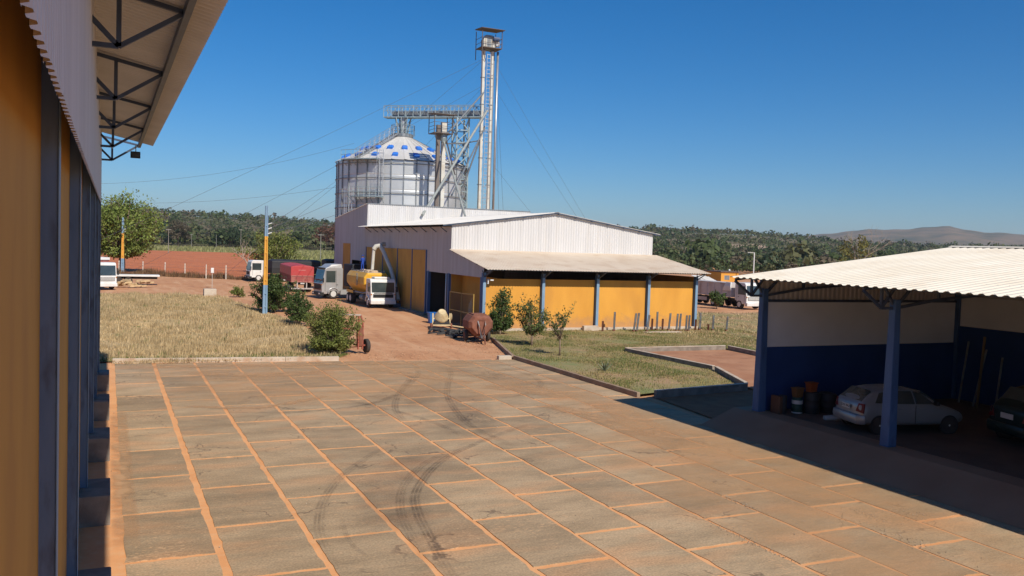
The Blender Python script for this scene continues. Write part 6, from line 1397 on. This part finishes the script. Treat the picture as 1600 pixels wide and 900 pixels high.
# ------------------------------------------------------------------ hills, woods, mountain
def fdir(xpx): # horizontal direction of a view azimuth given in photo columns (used only to lay out the ridge lines)
    return yaw+math.atan((xpx-800)/1360.2)
def sm(t): t = np.clip(t, 0, 1); return t*t*(3-2*t)
AZ = np.linspace(R(-12), R(64), 150)
RIDX = [(-14, 34), (0, 35), (4.8, 33), (9, 29), (13.6, 24), (22, 26), (34, 30), (40, 30), (44, 26), (46, 22), (50, 20), (56, 19), (66, 17)]
def ridge(a): return np.interp(np.degrees(a), [p[0] for p in RIDX], [p[1] for p in RIDX])
def hill_z(a, r_):
    h = ridge(a); u = r_*np.sin(a); v = r_*np.cos(a)
    wob = 2.0*np.sin(u*0.011+1)*np.sin(v*0.009)+1.2*np.sin(u*0.027+v*0.013)
    return h*sm((r_-330)/950)+wob*sm((r_-330)/300)+0.2
RR = np.array([325, 380, 450, 540, 640, 760, 900, 1050, 1200, 1350, 1600])
V = []; F = []
for i, r_ in enumerate(RR):
    for j, a in enumerate(AZ): V.append((r_*math.sin(a), r_*math.cos(a), float(hill_z(a, r_)) if r_ < 1500 else 2.0))
n_ = len(AZ)
for i in range(len(RR)-1):
    for j in range(n_-1): F.append((i*n_+j, i*n_+j+1, (i+1)*n_+j+1, (i+1)*n_+j))
tag(npmesh('hills', np.array(V), np.array(F), HILL, smooth=True), kind='structure')
# mountain
V = []; F = []; AM = np.linspace(R(36), R(68), 90); RM = np.array([2600, 3000, 3500, 4000, 4500, 5000, 6000])
MP = [(36, 0), (40, 40), (42.5, 82), (44, 104), (45.2, 114), (46.9, 127), (49, 137), (51.5, 148), (53.3, 130), (55.4, 118), (60, 110), (68, 80)]
for r_ in RM:
    for a in AM:
        h = np.interp(math.degrees(a), [p[0] for p in MP], [p[1] for p in MP]); t = float(sm((r_-2600)/1500)) if r_ <= 4500 else 1-float(sm((r_-4400)/1800))
        V.append((r_*math.sin(a), r_*math.cos(a), h*t*(1+0.025*math.sin(a*90+r_*0.004)*t+0.012*math.sin(a*260+1)*t)-2))
n_ = len(AM)
for i in range(len(RM)-1):
    for j in range(n_-1): F.append((i*n_+j, i*n_+j+1, (i+1)*n_+j+1, (i+1)*n_+j))
tag(npmesh('mountain', np.array(V), np.array(F), MOUNT, smooth=True), kind='structure')
# pale cleared ground on the hillsides
for r0, r1, a0, a1 in ((940, 1050, 1.5, 9), (645, 715, 33.5, 41.5)):
    aa = np.linspace(R(a0), R(a1), 30); rs = np.linspace(r0, r1, 5); V = []; F = []
    for i_, r_ in enumerate(rs):
        for j_, a in enumerate(aa):
            rr2 = r_+10*math.sin(j_*0.9+i_)+6*math.sin(j_*2.1); V.append((rr2*math.sin(a), rr2*math.cos(a), float(hill_z(a, rr2))+0.8))
    for i_ in range(4):
        for j_ in range(29): F.append((i_*30+j_, i_*30+j_+1, (i_+1)*30+j_+1, (i_+1)*30+j_))
    tag(npmesh('clearing', np.array(V), np.array(F), M('clearing_soil', (0.42, 0.30, 0.20), (0.30, 0.22, 0.14), scale=0.03, rough=1), smooth=True), kind='structure')
# woods: crowns of leaf clumps, one mass
def wood(name, n, rmin, rmax, az0, az1, size, mats, quads=46, dens=None, hb=1.0, label=None):
    for mi, (mat, frac) in enumerate(mats):
        m_ = int(n*frac)
        a = rng.uniform(R(az0), R(az1), m_); r_ = np.sqrt(rng.uniform(rmin**2, rmax**2, m_))
        s = rng.uniform(size[0], size[1], m_)*np.exp(rng.normal(size=m_)*0.28)
        clr_ = ((r_ > 930) & (r_ < 1060) & (a > R(1)) & (a < R(9.5))) | ((r_ > 640) & (r_ < 720) & (a > R(33)) & (a < R(42)))
        s = np.where(clr_ & (rng.random(m_) < 0.9), 0.6, s)
        zb = hill_z(a, r_) if rmax > 330 else np.full(m_, 0.3)
        cx = np.stack([r_*np.sin(a), r_*np.cos(a), np.where(r_ < 330, 0.3, zb)+s*0.55*hb], 1)
        d = rng.normal(size=(m_, quads, 3)); d /= np.linalg.norm(d, axis=2)[:, :, None]; d[:, :, 2] = np.abs(d[:, :, 2])*1.1-0.35
        lump = 1+0.28*np.sin(d[:, :, 0]*4+rng.uniform(0, 6, (m_, 1)))*np.cos(d[:, :, 1]*4+rng.uniform(0, 6, (m_, 1)))
        P = cx[:, None]+d*(s[:, None]*0.5*lump*rng.uniform(0.75, 1.05, (m_, quads)))[:, :, None]*np.array([1.05, 1.05, 0.95*hb])
        P = P.reshape(-1, 3); dn = d.reshape(-1, 3); nq = len(P)
        nn = dn+rng.normal(size=(nq, 3))*0.45+np.array([0, 0, 0.25]); nn /= np.linalg.norm(nn, axis=1)[:, None]
        t = np.cross(nn, rng.normal(size=(nq, 3))); t /= np.linalg.norm(t, axis=1)[:, None]; b = np.cross(nn, t)
        ls = np.repeat(s, quads)[:, None]*rng.uniform(0.07, 0.13, (nq, 1))*(60/quads)**0.3
        V = np.stack([P-t*ls, P+b*ls*0.8, P+t*ls, P-b*ls*0.8], 1).reshape(-1, 3)
        tag(npmesh(name, V, np.arange(4*nq).reshape(nq, 4), mat), kind='stuff')
        # trunks are hidden inside the mass
WG1 = leafmat('wood_green', (0.072, 0.10, 0.036), (0.098, 0.125, 0.045), 0.16); WG2 = leafmat('wood_olive', (0.11, 0.12, 0.05), (0.135, 0.135, 0.06), 0.16); WG3 = leafmat('wood_brown', (0.125, 0.105, 0.066), (0.15, 0.12, 0.078), 0.16); WG4 = leafmat('wood_dark', (0.05, 0.078, 0.036), (0.066, 0.095, 0.042), 0.16)
MX4 = ((WG1, 0.42), (WG2, 0.24), (WG3, 0.13), (WG4, 0.21))
wood('woodland', 1500, 415, 490, -8, 20, (2.8, 5.2), MX4, 60)
wood('woodland', 900, 405, 480, 20, 30, (2.8, 5.0), MX4, 30)
wood('woodland', 3100, 215, 400, 30, 62, (2.0, 4.2), MX4, 70)
wood('hill_woodland', 5400, 400, 800, -8, 62, (2.6, 5.0), MX4, 26)
wood('hill_woodland', 7000, 800, 1290, -8, 62, (3.0, 6.0), ((WG1, 0.38), (WG2, 0.32), (WG3, 0.16), (WG4, 0.14)), 12)
for (xx, yy, h, rx, mat, lab) in ((7, 345, 11, 9, WG4, 'dark tall tree above the mango tree at the wood edge'), (27, 395, 11, 9, WG3, 'broad brownish tree at the wood edge left of the pole'),
        (50, 410, 10, 12, WG4, 'wide dark tree before the wood behind the painted pole'), (80, 415, 8, 7, WG1, 'green tree at the wood edge beside the russet tree'),
        (225, 235, 8, 6.5, WG4, 'dark round tree in the wood behind the small orange building'), (250, 225, 7.5, 6, WG1, 'bright green tree in the wood above the shed eaves'),
        (172, 190, 6.5, 6, WG2, 'olive tree at the wood edge right of the grain building'), (290, 205, 9, 5, WG3, 'brownish tree right of the lamp post above the shed roof')):
    tree('wood_edge_tree', lab, (xx, yy, 0.3), h*0.3, (0, 0, h*0.6), (rx*0.6, rx*0.6, h*0.42), 3200, 0.36, mat, ncl=40, clr=(h*0.08, h*0.15), tr=0.25, limbs=5)
# two small far houses on the left ridge clearing

# ------------------------------------------------------------------ air
hz = MB().box(-2500, 6200, -200, 6200, -4, 172).build('haze', None); tag(hz, kind='stuff')
hm = bpy.data.materials.new('haze_air'); hm.use_nodes = True; hn = hm.node_tree.nodes; hn.remove(hn['Principled BSDF'])
pv = hn.new('ShaderNodeVolumePrincipled'); pv.inputs['Color'].default_value = (0.80, 0.88, 1.0, 1); pv.inputs['Density'].default_value = 0.0001; pv.inputs['Anisotropy'].default_value = 0.2
hm.node_tree.links.new(pv.outputs[0], hn['Material Output'].inputs['Volume']); hz.data.materials.append(hm)
